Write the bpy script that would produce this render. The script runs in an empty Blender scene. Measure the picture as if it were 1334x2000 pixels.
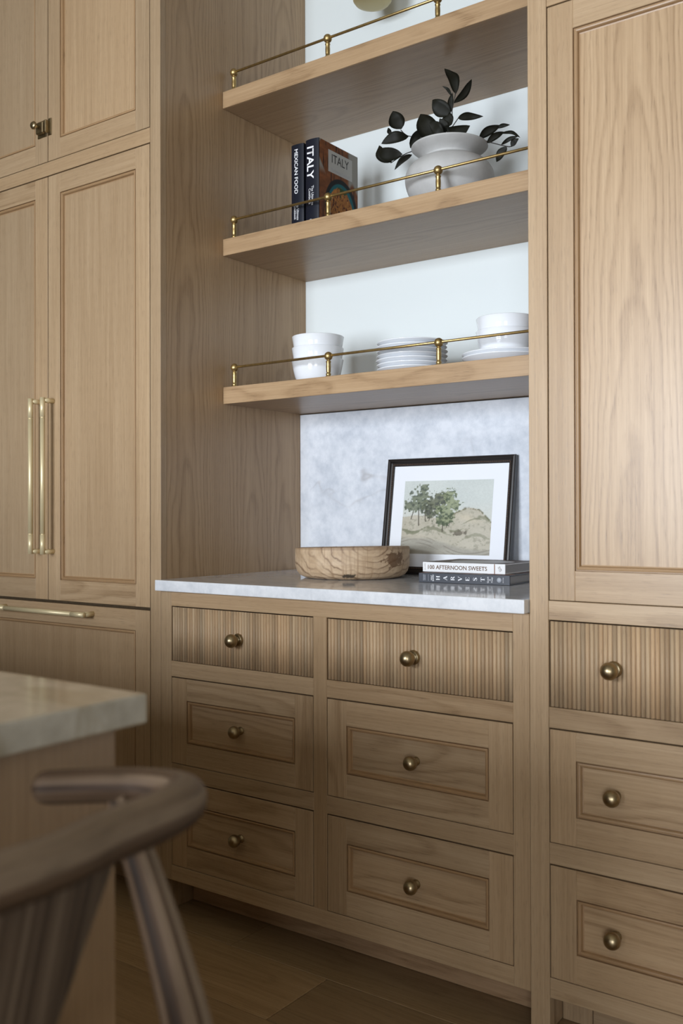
import bpy, bmesh, math, random
import numpy as np
from mathutils import Vector, Matrix
random.seed(7)
R = random.Random(11)
S = bpy.context.scene
COL = S.collection

# ------------------------------------------------------------------ camera
F_PX, CX, CY = 1876.78, 668.81, 993.04
YAW, PITCH, ROLL = math.radians(35.807), math.radians(0.36), math.radians(-0.147)
CAM = Vector((1.972, -1.8577, 1.0978))
cam = bpy.data.cameras.new('camera')
cam.sensor_fit = 'HORIZONTAL'; cam.sensor_width = 36.0
cam.lens = F_PX / 1334 * 36.0
cam.shift_x = -(CX - 667) / 1334
cam.shift_y = (CY - 1000) / 1334
cam.clip_start = 0.02
cam.dof.use_dof = True
cam.dof.focus_distance = 2.5
cam.dof.aperture_fstop = 6.5
cam_o = bpy.data.objects.new('camera', cam); COL.objects.link(cam_o)
fw = Vector((-math.sin(YAW) * math.cos(PITCH), math.cos(YAW) * math.cos(PITCH), math.sin(PITCH)))
rt = Vector((math.cos(YAW), math.sin(YAW), 0)); up = rt.cross(fw)
r2 = math.cos(ROLL) * rt + math.sin(ROLL) * up
u2 = -math.sin(ROLL) * rt + math.cos(ROLL) * up
cam_o.matrix_world = Matrix.Translation(CAM) @ Matrix((r2, u2, -fw)).transposed().to_4x4()
S.camera = cam_o

# ------------------------------------------------------------------ world, light, exposure
S.view_settings.view_transform = 'Standard'
S.view_settings.look = 'None'
S.view_settings.exposure = 0.22
S.view_settings.gamma = 1.0
S.view_settings.use_curve_mapping = False
S.cycles.use_denoising = True
S.cycles.max_bounces = 8
S.cycles.sample_clamp_indirect = 6.0
W = bpy.data.worlds.new('world'); S.world = W; W.use_nodes = True
W.node_tree.nodes['Background'].inputs[0].default_value = (0.62, 0.78, 1.0, 1)
W.node_tree.nodes['Background'].inputs[1].default_value = 1.0

ROOM = dict(x0=-3.2, x1=4.6, y0=-5.4, y1=0.6532, z1=3.0)
WINS = [(-0.40, 1.40, 104, 95, (0.85, 0.0, 0.75)), (2.80, 4.40, 112, 180, (3.6, 0.0, 1.40))]     # x range, power, spread, aim
WZ = (0.35, 2.40)
def sun_window(x0, x1, z0, z1, y, power, col, spread, aim):
    l = bpy.data.lights.new('window_daylight', 'AREA'); l.shape = 'RECTANGLE'
    l.size = x1 - x0; l.size_y = z1 - z0; l.energy = power; l.color = col
    o = bpy.data.objects.new('window_daylight', l); COL.objects.link(o)
    o.location = ((x0 + x1) / 2, y, (z0 + z1) / 2)
    l.spread = math.radians(spread)      # narrower spread, set for falloff, dims the daylight away from its aim
    o.rotation_euler = (Vector(aim) - o.location).to_track_quat('-Z', 'Y').to_euler()
    return o
for (a, b, pw, sp, aim) in WINS:
    sun_window(a, b, *WZ, ROOM['y0'] - 0.25, pw, (0.86, 0.92, 1.0), sp, aim)

# ------------------------------------------------------------------ helpers
ORG = {}
def tag(o, label=None, cat=None, group=None, kind=None):
    if label: o['label'] = label
    if cat: o['category'] = cat
    if group: o['group'] = group
    if kind: o['kind'] = kind
    return o
def thing(name, label, cat, loc, group=None, rot=(0, 0, 0)):
    o = bpy.data.objects.new(name, None); COL.objects.link(o)
    o.location = loc; o.rotation_euler = rot; o.empty_display_size = 0.05
    ORG[o.name] = Vector(loc)
    return tag(o, label, cat, group)
def link(name, me, mat, parent=None, local=False, tint=None):
    """Link a mesh; its vertices are in world coordinates unless local is set."""
    o = bpy.data.objects.new(name, me); COL.objects.link(o)
    if mat is not None and not me.materials: me.materials.append(mat)
    if parent is not None:
        o.parent = parent
        org = ORG[parent.name]
        if not local: me.transform(Matrix.Translation(-org))
        ORG[o.name] = org
    else:
        ORG[o.name] = Vector((0, 0, 0))
    if tint is not None:
        if not hasattr(tint, '__len__'): tint = (tint, tint, tint)
        o.color = (*tint, 1)
    return o
def smooth(me, on=True):
    me.polygons.foreach_set('use_smooth', [on] * len(me.polygons)); return me
def from_bm(bm):
    me = bpy.data.meshes.new('m'); bm.normal_update(); bm.to_mesh(me); bm.free(); return me
def pydata(vs, fs, sm=False):
    me = bpy.data.meshes.new('m'); me.from_pydata([tuple(v) for v in vs], [], fs); me.update()
    if sm: smooth(me)
    return me
AX = {'x': 0, 'y': 1, 'z': 2}
def grain_uv(me, grain, flat=False, uoff=None):
    """UVs in metres: v runs along the grain, u across it; every board is cut from its own place in the log."""
    g = AX[grain]
    if uoff is None:
        uoff = R.uniform(-0.03, 0.03) if flat else R.choice((-1, 1)) * R.uniform(0.28, 0.5)
    voff = R.uniform(0, 40)
    cen = sum((v.co for v in me.vertices), Vector()) / len(me.vertices)
    uv = me.uv_layers.new(name='grain')
    n = len(me.loops)
    buf = np.zeros((n, 2))
    for p in me.polygons:
        nrm = [abs(c) for c in p.normal]; k = nrm.index(max(nrm))
        others = [a for a in range(3) if a != g and a != k]
        if k == g: others = [a for a in range(3) if a != g]
        a = others[0]
        for li in p.loop_indices:
            co = me.vertices[me.loops[li].vertex_index].co
            if k == g: buf[li] = (co[a] - cen[a] + uoff, co[others[-1]] * 0.3 + voff)
            else: buf[li] = (co[a] - cen[a] + uoff, co[g] + voff)
    uv.data.foreach_set('uv', buf.ravel())
    return me
def box_mesh(x0, x1, y0, y1, z0, z1, bev=0.0008, seg=1):
    bm = bmesh.new()
    bmesh.ops.create_cube(bm, size=1)
    for v in bm.verts:
        v.co = ((x0 + x1) / 2 + v.co.x * (x1 - x0), (y0 + y1) / 2 + v.co.y * (y1 - y0), (z0 + z1) / 2 + v.co.z * (z1 - z0))
    if bev: bmesh.ops.bevel(bm, geom=list(bm.edges), offset=bev, segments=seg, affect='EDGES', profile=0.5)
    return from_bm(bm)
def wtint(): 
    t = R.uniform(0.90, 1.06); w = R.uniform(-0.02, 0.02)
    return (t * (1 + w), t, t * (1 - w * 1.3))
def board(name, parent, x0, x1, y0, y1, z0, z1, grain='x', flat=False, mat=None, tint=None, bev=0.0008, uoff=None):
    me = grain_uv(box_mesh(x0, x1, y0, y1, z0, z1, bev), grain, flat, uoff)
    return link(name, me, mat or M['oak_flat' if flat else 'oak'], parent, tint=tint if tint is not None else wtint())
def ring_mesh(x0, x1, z0, z1, prof, plane='xz'):
    """Mitred rectangular moulding: profile of (inset, y)."""
    vs, fs = [], []
    for (d, y) in prof:
        vs += [(x0 + d, y, z0 + d), (x1 - d, y, z0 + d), (x1 - d, y, z1 - d), (x0 + d, y, z1 - d)]
    for i in range(len(prof) - 1):
        for k in range(4):
            a, b = i * 4 + k, i * 4 + (k + 1) % 4
            fs.append((a, b, b + 4, a + 4))
    return pydata(vs, fs)
def ring_grain(me):
    uv = me.uv_layers.new(name='grain'); off = R.uniform(0, 9)
    for p in me.polygons:
        vs = [me.vertices[i].co for i in p.vertices]
        horiz = abs(vs[0].x - vs[1].x) > abs(vs[0].z - vs[1].z)
        for li in p.loop_indices:
            co = me.vertices[me.loops[li].vertex_index].co
            uv.data[li].uv = ((co.z if horiz else co.x) + 0.9, (co.x if horiz else co.z) + off)
    return me
def lathe_mesh(prof, n=48, axis='z', c=(0, 0, 0), closed=False):
    vs, fs = [], []
    for (r, h) in prof:
        for k in range(n):
            a = 2 * math.pi * k / n
            p, q = r * math.cos(a), r * math.sin(a)
            if axis == 'z': v = (c[0] + p, c[1] + q, c[2] + h)
            elif axis == 'y': v = (c[0] + p, c[1] + h, c[2] - q)
            else: v = (c[0] + h, c[1] + p, c[2] + q)
            vs.append(v)
    for i in range(len(prof) - 1):
        for k in range(n):
            k2 = (k + 1) % n
            fs.append((i * n + k, i * n + k2, (i + 1) * n + k2, (i + 1) * n + k))
    if prof[0][0] > 1e-6: fs.append(tuple(range(n - 1, -1, -1)))
    if prof[-1][0] > 1e-6: fs.append(tuple((len(prof) - 1) * n + k for k in range(n)))
    me = pydata(vs, fs)
    bm = bmesh.new(); bm.from_mesh(me); bmesh.ops.remove_doubles(bm, verts=bm.verts, dist=1e-6)
    bmesh.ops.recalc_face_normals(bm, faces=bm.faces); bm.to_mesh(me); bm.free()
    return smooth(me)
def catmull(pts, n):
    pts = [Vector(p) for p in pts]; out = []
    P = [2 * pts[0] - pts[1]] + pts + [2 * pts[-1] - pts[-2]]
    for i in range(1, len(P) - 2):
        for k in range(n):
            t = k / n
            a, b, c, d = P[i - 1], P[i], P[i + 1], P[i + 2]
            out.append(0.5 * ((2 * b) + (c - a) * t + (2 * a - 5 * b + 4 * c - d) * t * t + (3 * b - a - 3 * c + d) * t ** 3))
    out.append(pts[-1]); return out
def tube_mesh(pts, rad, n=12, cap=True, round_end=False, aspect=1.0, upv=(0, 0, 1), uv=True, uvoff=None):
    """Tube through pts; rad scalar or list; aspect = height (along upv) / width."""
    pts = [Vector(p) for p in pts]
    m = len(pts)
    rads = list(rad) if hasattr(rad, '__len__') else [rad] * m
    if round_end:
        def capend(p0, p1, r):
            d = (p0 - p1).normalized()
            return [(p0 + d * r * s, r * math.sqrt(max(0, 1 - s * s))) for s in (0.98, 0.9, 0.7, 0.4)]
        a = capend(pts[0], pts[1], rads[0]); b = capend(pts[-1], pts[-2], rads[-1])
        pts = [x[0] for x in a] + pts + [x[0] for x in reversed(b)]
        rads = [x[1] for x in a] + rads + [x[1] for x in reversed(b)]
        m = len(pts)
    vs, fs, uvs = [], [], []
    L = 0; ou = R.uniform(0, 9) if uvoff is None else uvoff
    u_prev = None
    for i in range(m):
        t = (pts[min(i + 1, m - 1)] - pts[max(i - 1, 0)]).normalized()
        u = Vector(upv) if u_prev is None else u_prev
        u = u - t * u.dot(t)
        if u.length < 1e-4: u = t.orthogonal()
        u.normalize(); u_prev = u; s = t.cross(u)
        if i: L += (pts[i] - pts[i - 1]).length
        for k in range(n):
            a = 2 * math.pi * k / n
            vs.append(pts[i] + s * (math.cos(a) * rads[i]) + u * (math.sin(a) * rads[i] * aspect)); uvs.append((k / n, L + ou))
    for i in range(m - 1):
        for k in range(n):
            k2 = (k + 1) % n
            fs.append((i * n + k, i * n + k2, (i + 1) * n + k2, (i + 1) * n + k))
    if cap: fs += [tuple(range(n - 1, -1, -1)), tuple((m - 1) * n + k for k in range(n))]
    me = pydata(vs, fs, True)
    if uv:
        rr = max(rads) * 6.28
        ul = me.uv_layers.new(name='grain')
        for p in me.polygons:
            ks = [vi % n for vi in p.vertices]
            wrap = (0 in ks and n - 1 in ks)
            for li in p.loop_indices:
                vi = me.loops[li].vertex_index
                u = uvs[vi][0]
                if wrap and vi % n == 0: u = 1.0
                ul.data[li].uv = (u * rr + 0.7 + ou, uvs[vi][1])
    return me
def join(meshes):
    bm = bmesh.new()
    for me in meshes:
        bm.from_mesh(me); bpy.data.meshes.remove(me)
    me = from_bm(bm); return me
def box_local(sx, sy, sz, c=(0, 0, 0), bev=0.0008):
    return box_mesh(c[0] - sx / 2, c[0] + sx / 2, c[1] - sy / 2, c[1] + sy / 2, c[2] - sz / 2, c[2] + sz / 2, bev)
def text_mesh(s, w=None, h=None, M_=None, bold=0.0, ext=0.0001, spacing=1.0):
    """Flat lettering scaled to width w and/or height h, centred, in its local XY plane, then moved by M_."""
    c = bpy.data.curves.new('t', 'FONT'); c.body = s; c.align_x = 'CENTER'; c.size = 1; c.offset = bold; c.extrude = 0.0
    c.resolution_u = 3; c.space_character = spacing; c.space_line = 0.85
    o = bpy.data.objects.new('t', c); COL.objects.link(o)
    me = bpy.data.meshes.new_from_object(o)
    bpy.data.objects.remove(o); bpy.data.curves.remove(c)
    co = np.array([v.co for v in me.vertices]); lo, hi = co.min(0), co.max(0)
    sx = w / (hi[0] - lo[0]) if w else None
    sy = h / (hi[1] - lo[1]) if h else None
    sx = sx or sy; sy = sy or sx
    for v in me.vertices:
        v.co = ((v.co.x - (lo[0] + hi[0]) / 2) * sx, (v.co.y - (lo[1] + hi[1]) / 2) * sy, 0)
    if M_ is not None: me.transform(M_)
    return me

# ------------------------------------------------------------------ materials
M = {}
def newmat(name, rough=0.5, col=None, metal=0.0, spec=None):
    m = bpy.data.materials.new(name); m.use_nodes = True
    b = m.node_tree.nodes['Principled BSDF']
    b.inputs['Roughness'].default_value = rough
    b.inputs['Metallic'].default_value = metal
    if col: b.inputs['Base Color'].default_value = (*col, 1)
    if spec is not None: b.inputs['Specular IOR Level'].default_value = spec
    M[name] = m
    return m, m.node_tree, b
class NT:
    def __init__(s, nt): s.nt = nt
    def n(s, t, **kw):
        nd = s.nt.nodes.new(t)
        for k, v in kw.items(): setattr(nd, k, v)
        return nd
    def l(s, a, b): s.nt.links.new(a, b)
    def math(s, op, a, b=None, c=None):
        nd = s.n('ShaderNodeMath', operation=op)
        for i, x in enumerate((a, b, c)):
            if x is None: continue
            if hasattr(x, 'is_linked'): s.l(x, nd.inputs[i])
            else: nd.inputs[i].default_value = x
        return nd.outputs[0]
    def comb(s, x, y, z=0.0):
        nd = s.n('ShaderNodeCombineXYZ')
        for i, v in enumerate((x, y, z)):
            if hasattr(v, 'is_linked'): s.l(v, nd.inputs[i])
            else: nd.inputs[i].default_value = v
        return nd.outputs[0]
    def noise(s, vec, scale=1, detail=2, rough=0.5, dist=0.0):
        nd = s.n('ShaderNodeTexNoise'); s.l(vec, nd.inputs['Vector'])
        nd.inputs['Scale'].default_value = scale; nd.inputs['Detail'].default_value = detail
        nd.inputs['Roughness'].default_value = rough; nd.inputs['Distortion'].default_value = dist
        return nd.outputs[0]
    def ramp(s, fac, stops, interp='LINEAR'):
        nd = s.n('ShaderNodeValToRGB'); nd.color_ramp.interpolation = interp
        e = nd.color_ramp.elements
        while len(e) < len(stops): e.new(0.5)
        for el, (p, c) in zip(e, stops):
            el.position = p; el.color = (*c, 1) if len(c) == 3 else c
        s.l(fac, nd.inputs[0]); return nd.outputs[0]
    def mix(s, fac, a, b, mode='MIX'):
        nd = s.n('ShaderNodeMix', data_type='RGBA', blend_type=mode)
        for i, x in ((0, fac), (6, a), (7, b)):
            if hasattr(x, 'is_linked'): s.l(x, nd.inputs[i])
            else: nd.inputs[i].default_value = x if i == 0 else (*x, 1)
        return nd.outputs[2]
    def bump(s, h, bsdf, strength=0.1, dist=0.001):
        nd = s.n('ShaderNodeBump'); nd.inputs['Strength'].default_value = strength; nd.inputs['Distance'].default_value = dist
        s.l(h, nd.inputs['Height']); s.l(nd.outputs[0], bsdf.inputs['Normal'])

def oak(name, light, mid, dark, rough=0.42, pore=0.55, ringamt=1.0, bump=0.12, streak=0.55, band=55):
    m, nt, b = newmat(name, rough)
    g = NT(nt)
    uvn = g.n('ShaderNodeUVMap', uv_map='grain')
    sep = g.n('ShaderNodeSeparateXYZ'); g.l(uvn.outputs[0], sep.inputs[0])
    u, v = sep.outputs[0], sep.outputs[1]
    w1 = g.noise(g.comb(g.math('MULTIPLY', u, 6), g.math('MULTIPLY', v, 1.3)), 1, 2)
    w2 = g.noise(g.comb(g.math('MULTIPLY', u, 24), g.math('MULTIPLY', v, 5), 3.3), 1, 3)
    w3 = g.noise(g.comb(g.math('MULTIPLY', u, 9), g.math('MULTIPLY', v, 3.2), 7.3), 1, 2)
    uu = g.math('ADD', u, g.math('MULTIPLY', g.math('SUBTRACT', w1, 0.5), 0.035))
    uu = g.math('ADD', uu, g.math('MULTIPLY', g.math('SUBTRACT', w2, 0.5), 0.006))
    ring = g.math('ADD', g.math('MULTIPLY', g.math('MULTIPLY', uu, uu), 520), g.math('MULTIPLY', v, 2.4))
    ring = g.math('ADD', ring, g.math('MULTIPLY', w3, 3.0))
    fr = g.math('FRACT', ring)
    saw = g.ramp(fr, [(0.0, (0.3,) * 3), (0.10, (0.0,) * 3), (0.45, (0.16,) * 3), (0.86, (1.0,) * 3), (1.0, (0.3,) * 3)], 'EASE')
    # broad bands, streaks and pores
    st = g.noise(g.comb(g.math('MULTIPLY', u, band), g.math('MULTIPLY', v, 0.9), 1.7), 1, 3)
    st2 = g.noise(g.comb(g.math('MULTIPLY', u, 230), g.math('MULTIPLY', v, 3.0), 5.1), 1, 2)
    po = g.noise(g.comb(g.math('MULTIPLY', u, 620), g.math('MULTIPLY', v, 26), 8.1), 1, 2, 0.6)
    pores = g.ramp(po, [(0.56, (0, 0, 0)), (0.70, (1, 1, 1))])
    pr = g.math('MULTIPLY', pores, g.math('ADD', g.math('MULTIPLY', saw, 0.8), 0.25))
    fac = g.math('ADD', g.math('MULTIPLY', saw, 0.15 * ringamt), g.math('MULTIPLY', g.math('SUBTRACT', st, 0.5), streak))
    fac = g.math('ADD', fac, g.math('MULTIPLY', g.math('SUBTRACT', st2, 0.5), 0.50))
    st3 = g.noise(g.comb(g.math('MULTIPLY', u, 480), g.math('MULTIPLY', v, 6.0), 9.4), 1, 1)
    fac = g.math('ADD', fac, g.math('MULTIPLY', g.math('SUBTRACT', st3, 0.5), 0.50))
    fac = g.math('ADD', fac, 0.36)
    col = g.ramp(fac, [(0.08, light), (0.48, mid), (1.0, dark)])
    col = g.mix(g.math('MULTIPLY', pr, pore), col, tuple(c * 0.55 for c in dark))
    oi = g.n('ShaderNodeObjectInfo')
    col = g.mix(1.0, col, oi.outputs['Color'], 'MULTIPLY')
    g.l(col, b.inputs['Base Color'])
    g.bump(g.math('SUBTRACT', 1.0, pr), b, bump, 0.0006)
    return m
oak('oak', (0.475, 0.338, 0.206), (0.39, 0.265, 0.152), (0.25, 0.155, 0.080), rough=0.36)
oak('oak_flat', (0.475, 0.338, 0.206), (0.39, 0.265, 0.152), (0.25, 0.155, 0.080), rough=0.36, ringamt=2.0)
oak('oak_slat', (0.475, 0.338, 0.206), (0.39, 0.265, 0.152), (0.25, 0.155, 0.080), rough=0.6)
oak('floor_oak', (0.40, 0.27, 0.15), (0.32, 0.208, 0.108), (0.20, 0.122, 0.058), rough=0.48)
oak('cerused_dark', (0.16, 0.12, 0.085), (0.055, 0.033, 0.019), (0.014, 0.008, 0.005), rough=0.65, ringamt=0.3, bump=0.3, streak=2.2, band=120)
oak('cerused_oak', (0.25, 0.18, 0.12), (0.088, 0.049, 0.025), (0.016, 0.009, 0.005), rough=0.66, ringamt=0.6, bump=0.4, streak=3.4, band=55)
M['cerused_oak'].node_tree.nodes['Principled BSDF'].inputs['Specular IOR Level'].default_value = 0.3
newmat('glaze_line', 0.5, (0.22, 0.135, 0.075))
newmat('shadow_gap', 0.8, (0.03, 0.024, 0.02))
def brass(name, col, rough, metal=1.0):
    m, nt, b = newmat(name, rough, col, metal)
    g = NT(nt); tc = g.n('ShaderNodeTexCoord')
    n = g.noise(tc.outputs['Object'], 90, 3)
    g.l(g.ramp(n, [(0.3, tuple(c * 0.72 for c in col)), (0.75, col)]), b.inputs['Base Color'])
    return m
brass('aged_brass', (0.52, 0.37, 0.155), 0.38, 0.9)
brass('antique_brass', (0.43, 0.335, 0.20), 0.33)
newmat('satin_brass', 0.42, (0.74, 0.62, 0.38), 0.35)
def paint(name, col, rough=0.6):
    m, nt, b = newmat(name, rough, col); g = NT(nt); tc = g.n('ShaderNodeTexCoord')
    g.bump(g.noise(tc.outputs['Object'], 160, 2), b, 0.03, 0.0004)
    return m
paint('wall_paint', (0.70, 0.745, 0.74))
paint('room_paint', (0.36, 0.33, 0.25))
paint('ceiling_paint', (0.55, 0.51, 0.40))
def stone(name, base, cloud, vein, vein_amt, rough, scale=1.0, brown=None):
    m, nt, b = newmat(name, rough); g = NT(nt); tc = g.n('ShaderNodeTexCoord')
    P = tc.outputs['Object']
    c1 = g.noise(P, 5 * scale, 6, 0.6, 0.4)
    c2 = g.noise(P, 28 * scale, 5, 0.65)
    fac = g.math('ADD', g.math('MULTIPLY', c1, 0.48), g.math('MULTIPLY', c2, 0.52))
    col = g.ramp(fac, [(0.36, cloud), (0.58, base)])
    vn = g.noise(P, 1.7 * scale, 4, 0.52, 0.3)
    vv = g.math('ABSOLUTE', g.math('SUBTRACT', vn, 0.5))
    msk = g.noise(P, 3.1 * scale, 2)
    vf = g.math('MULTIPLY', g.ramp(vv, [(0.0, (1, 1, 1)), (0.006, (0, 0, 0))]), g.ramp(msk, [(0.48, (0, 0, 0)), (0.62, (1, 1, 1))]))
    col = g.mix(g.math('MULTIPLY', vf, vein_amt), col, vein)
    if brown:
        mp = g.n('ShaderNodeMapping'); mp.inputs['Scale'].default_value = (1.5, 7, 1.5); mp.inputs['Rotation'].default_value = (0, 0, 0.9)
        g.l(P, mp.inputs[0])
        bn = g.noise(mp.outputs[0], 2.4, 5, 0.6, 0.6)
        col = g.mix(g.ramp(bn, [(0.46, (0, 0, 0)), (0.62, (0.8, 0.8, 0.8))]), col, brown)
    g.l(col, b.inputs['Base Color'])
    return m
stone('counter_stone', (0.74, 0.75, 0.77), (0.58, 0.60, 0.63), (0.42, 0.42, 0.43), 0.5, 0.09, 1.5)
stone('backsplash_stone', (0.72, 0.75, 0.80), (0.52, 0.56, 0.62), (0.33, 0.31, 0.31), 0.5, 0.25, 1.0)
stone('island_stone', (0.43, 0.375, 0.295), (0.29, 0.25, 0.185), (0.30, 0.25, 0.16), 0.5, 0.13, 0.9, brown=(0.27, 0.22, 0.14))
newmat('porcelain', 0.09, (0.78, 0.80, 0.83))
def plaster(name, col, rough):
    m, nt, b = newmat(name, rough); g = NT(nt); tc = g.n('ShaderNodeTexCoord')
    n = g.noise(tc.outputs['Object'], 26, 5, 0.6)
    g.l(g.ramp(n, [(0.3, tuple(c * 0.86 for c in col)), (0.7, col)]), b.inputs['Base Color'])
    g.bump(n, b, 0.15, 0.002); return m
plaster('vase_clay', (0.50, 0.495, 0.48), 0.5)
newmat('frame_black', 0.42, (0.012, 0.009, 0.008))
newmat('frame_bronze', 0.4, (0.10, 0.055, 0.03), 0.4)
newmat('mat_board', 0.7, (0.80, 0.82, 0.86))
newmat('leaf', 0.6, (0.009, 0.009, 0.005), spec=0.25)
newmat('stem', 0.6, (0.02, 0.015, 0.01))
newmat('spine_navy', 0.35, (0.008, 0.010, 0.018), spec=0.35)
newmat('spine_slate', 0.45, (0.032, 0.037, 0.050))
newmat('cover_dark', 0.4, (0.03, 0.03, 0.035))
newmat('cover_white', 0.4, (0.80, 0.80, 0.80))
newmat('paper', 0.8, (0.62, 0.60, 0.56))
newmat('paper_grey', 0.8, (0.42, 0.42, 0.42))
newmat('ink_white', 0.5, (0.80, 0.80, 0.82))
newmat('ink_grey', 0.5, (0.40, 0.42, 0.46))
newmat('ink_black', 0.5, (0.02, 0.018, 0.016))
newmat('ink_brown', 0.5, (0.14, 0.075, 0.03))
newmat('copper_line', 0.5, (0.22, 0.09, 0.04))
newmat('label_grey', 0.6, (0.50, 0.50, 0.48), spec=0.2)
newmat('lamp_cream', 0.42, (0.52, 0.44, 0.23), 0.4)
newmat('rush', 0.8, (0.30, 0.23, 0.14))
newmat('white_frame', 0.4, (0.8, 0.8, 0.8))
m, nt, b = newmat('glass', 0.0); b.inputs['Transmission Weight'].default_value = 1; b.inputs['IOR'].default_value = 1.05
def colattr(name, rough=0.6):
    m, nt, b = newmat(name, rough); g = NT(nt); a = g.n('ShaderNodeVertexColor', layer_name='print')
    g.l(a.outputs[0], b.inputs['Base Color']); return m
colattr('print_paper', 0.55); colattr('print_cover', 0.5); M['print_cover'].node_tree.nodes['Principled BSDF'].inputs['Specular IOR Level'].default_value = 0.15; colattr('turned_wood', 0.6)

# ------------------------------------------------------------------ the room
def struct(name, me, mat, tint=None):
    return tag(link(name, me, mat, tint=tint), kind='structure')
X0, X1, Y0, Y1, Z1 = ROOM['x0'], ROOM['x1'], ROOM['y0'], ROOM['y1'], ROOM['z1']
T = 0.15
floor = struct('floor', box_mesh(X0 - T, X1 + T, Y0 - T, Y1 + T, -0.2, -0.012, 0), M['floor_oak'])
grain_uv(floor.data, 'x')
struct('ceiling', box_mesh(X0 - T, X1 + T, Y0 - T, Y1 + T, Z1, Z1 + T, 0), M['ceiling_paint'])
struct('wall_back', box_mesh(X0 - T, X1 + T, Y1, Y1 + T, -0.012, Z1, 0), M['wall_paint'])
struct('wall_left', box_mesh(X0 - T, X0, Y0, Y1, -0.012, Z1, 0), M['room_paint'])
struct('wall_right', box_mesh(X1, X1 + T, Y0, Y1, -0.012, Z1, 0), M['room_paint'])
# wall behind the camera with three windows
xs = [X0 - T] + [v for w in WINS for v in w[:2]] + [X1 + T]
segs = [box_mesh(xs[i], xs[i + 1], Y0 - T, Y0, -0.012, Z1, 0) for i in range(0, len(xs), 2)]
for (a, b_, *_) in WINS:
    segs += [box_mesh(a, b_, Y0 - T, Y0, -0.012, WZ[0], 0), box_mesh(a, b_, Y0 - T, Y0, WZ[1], Z1, 0)]
struct('wall_front', join(segs), M['room_paint'])
for i, (a, b_, *_) in enumerate(WINS):
    bars = [box_mesh(a, a + 0.05, Y0 - 0.1, Y0 - 0.03, WZ[0], WZ[1], 0), box_mesh(b_ - 0.05, b_, Y0 - 0.1, Y0 - 0.03, WZ[0], WZ[1], 0),
            box_mesh(a, b_, Y0 - 0.1, Y0 - 0.03, WZ[0], WZ[0] + 0.05, 0), box_mesh(a, b_, Y0 - 0.1, Y0 - 0.03, WZ[1] - 0.05, WZ[1], 0),
            box_mesh((a + b_) / 2 - 0.03, (a + b_) / 2 + 0.03, Y0 - 0.09, Y0 - 0.04, WZ[0], WZ[1], 0),
            box_mesh(a, b_, Y0 - 0.09, Y0 - 0.04, 1.7, 1.74, 0)]
    struct('window_%d' % (i + 1), join(bars), M['white_frame'])
# floor planks running along the cabinets
PW = 0.222
row = 0
y = -0.0335 + PW
while y > -2.6:
    x = -1.6 + (row * 0.83) % 1.9 - 1.9
    cuts = []
    while x < 2.6:
        cuts.append(x); x += 1.9
    if row == 1: cuts = [-1.3, 0.608, 2.45]
    if row == 2: cuts = [-1.9, -0.45, 1.45]
    for k in range(len(cuts)):
        xa = max(cuts[k], -1.9); xb = min(cuts[k + 1] if k + 1 < len(cuts) else 2.6, 2.6)
        if xb - xa < 0.05: continue
        t = {(0, 1): 0.95, (1, 0): 1.12, (1, 1): 0.80, (2, 0): 0.82, (2, 1): 0.98}.get((row, k), R.uniform(0.8, 1.1))
        board('plank', floor, xa + 0.0009, xb - 0.0009, y - PW + 0.0009, y - 0.0009, -0.012, 0.0, 'x', R.random() < 0.5, M['floor_oak'], (t, t, t * 0.97), bev=0.0013)
    y -= PW; row += 1

# ------------------------------------------------------------------ cabinet joinery
BEAD = [(0.0, 0.0), (0.0004, 0.0050), (0.0019, 0.0052), (0.0027, 0.0012), (0.0055, 0.0006), (0.0080, 0.0014), (0.0095, 0.0042), (0.0102, 0.0088), (0.0125, 0.0095)]
def bead(parent, x0, x1, z0, z1):
    me = ring_grain(ring_mesh(x0, x1, z0, z1, BEAD))
    bm = bmesh.new(); bm.from_mesh(me); bmesh.ops.recalc_face_normals(bm, faces=bm.faces)
    for f in bm.faces:
        if f.normal.y > 0.01: f.normal_flip()
    bm.to_mesh(me); bm.free()
    t = wtint()
    return link('bead', me, M['oak'], parent, tint=(t[0] * 0.88, t[1] * 0.79, t[2] * 0.69))
G = 0.0019          # reveal between a front and its opening
def front(name, parent, x0, x1, z0, z1, stile, rail_t, rail_b, panel_grain, flat=True, gap=G, uoff=None):
    """Inset shaker front with beaded recessed panel: a part with stiles, rails, bead and panel as sub-parts."""
    x0 += gap; x1 -= gap; z0 += gap * 0.8; z1 -= gap * 1.7
    a, b_, c, d = x0 + stile, x1 - stile, z0 + rail_b, z1 - rail_t
    # the front itself is the panel body
    root = board(name, parent, a - 0.006, b_ + 0.006, 0.0095, 0.018, c - 0.006, d + 0.006, panel_grain, flat, tint=wtint(), bev=0, uoff=uoff)
    board('stile', root, x0, a, 0, 0.02, z0, z1, 'z', R.random() < 0.3)
    board('stile', root, b_, x1, 0, 0.02, z0, z1, 'z', R.random() < 0.3)
    board('rail', root, a, b_, 0, 0.02, d, z1, 'x', R.random() < 0.55)
    board('rail', root, a, b_, 0, 0.02, z0, c, 'x', R.random() < 0.55)
    bead(root, a, b_, c, d)
    return root
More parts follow.
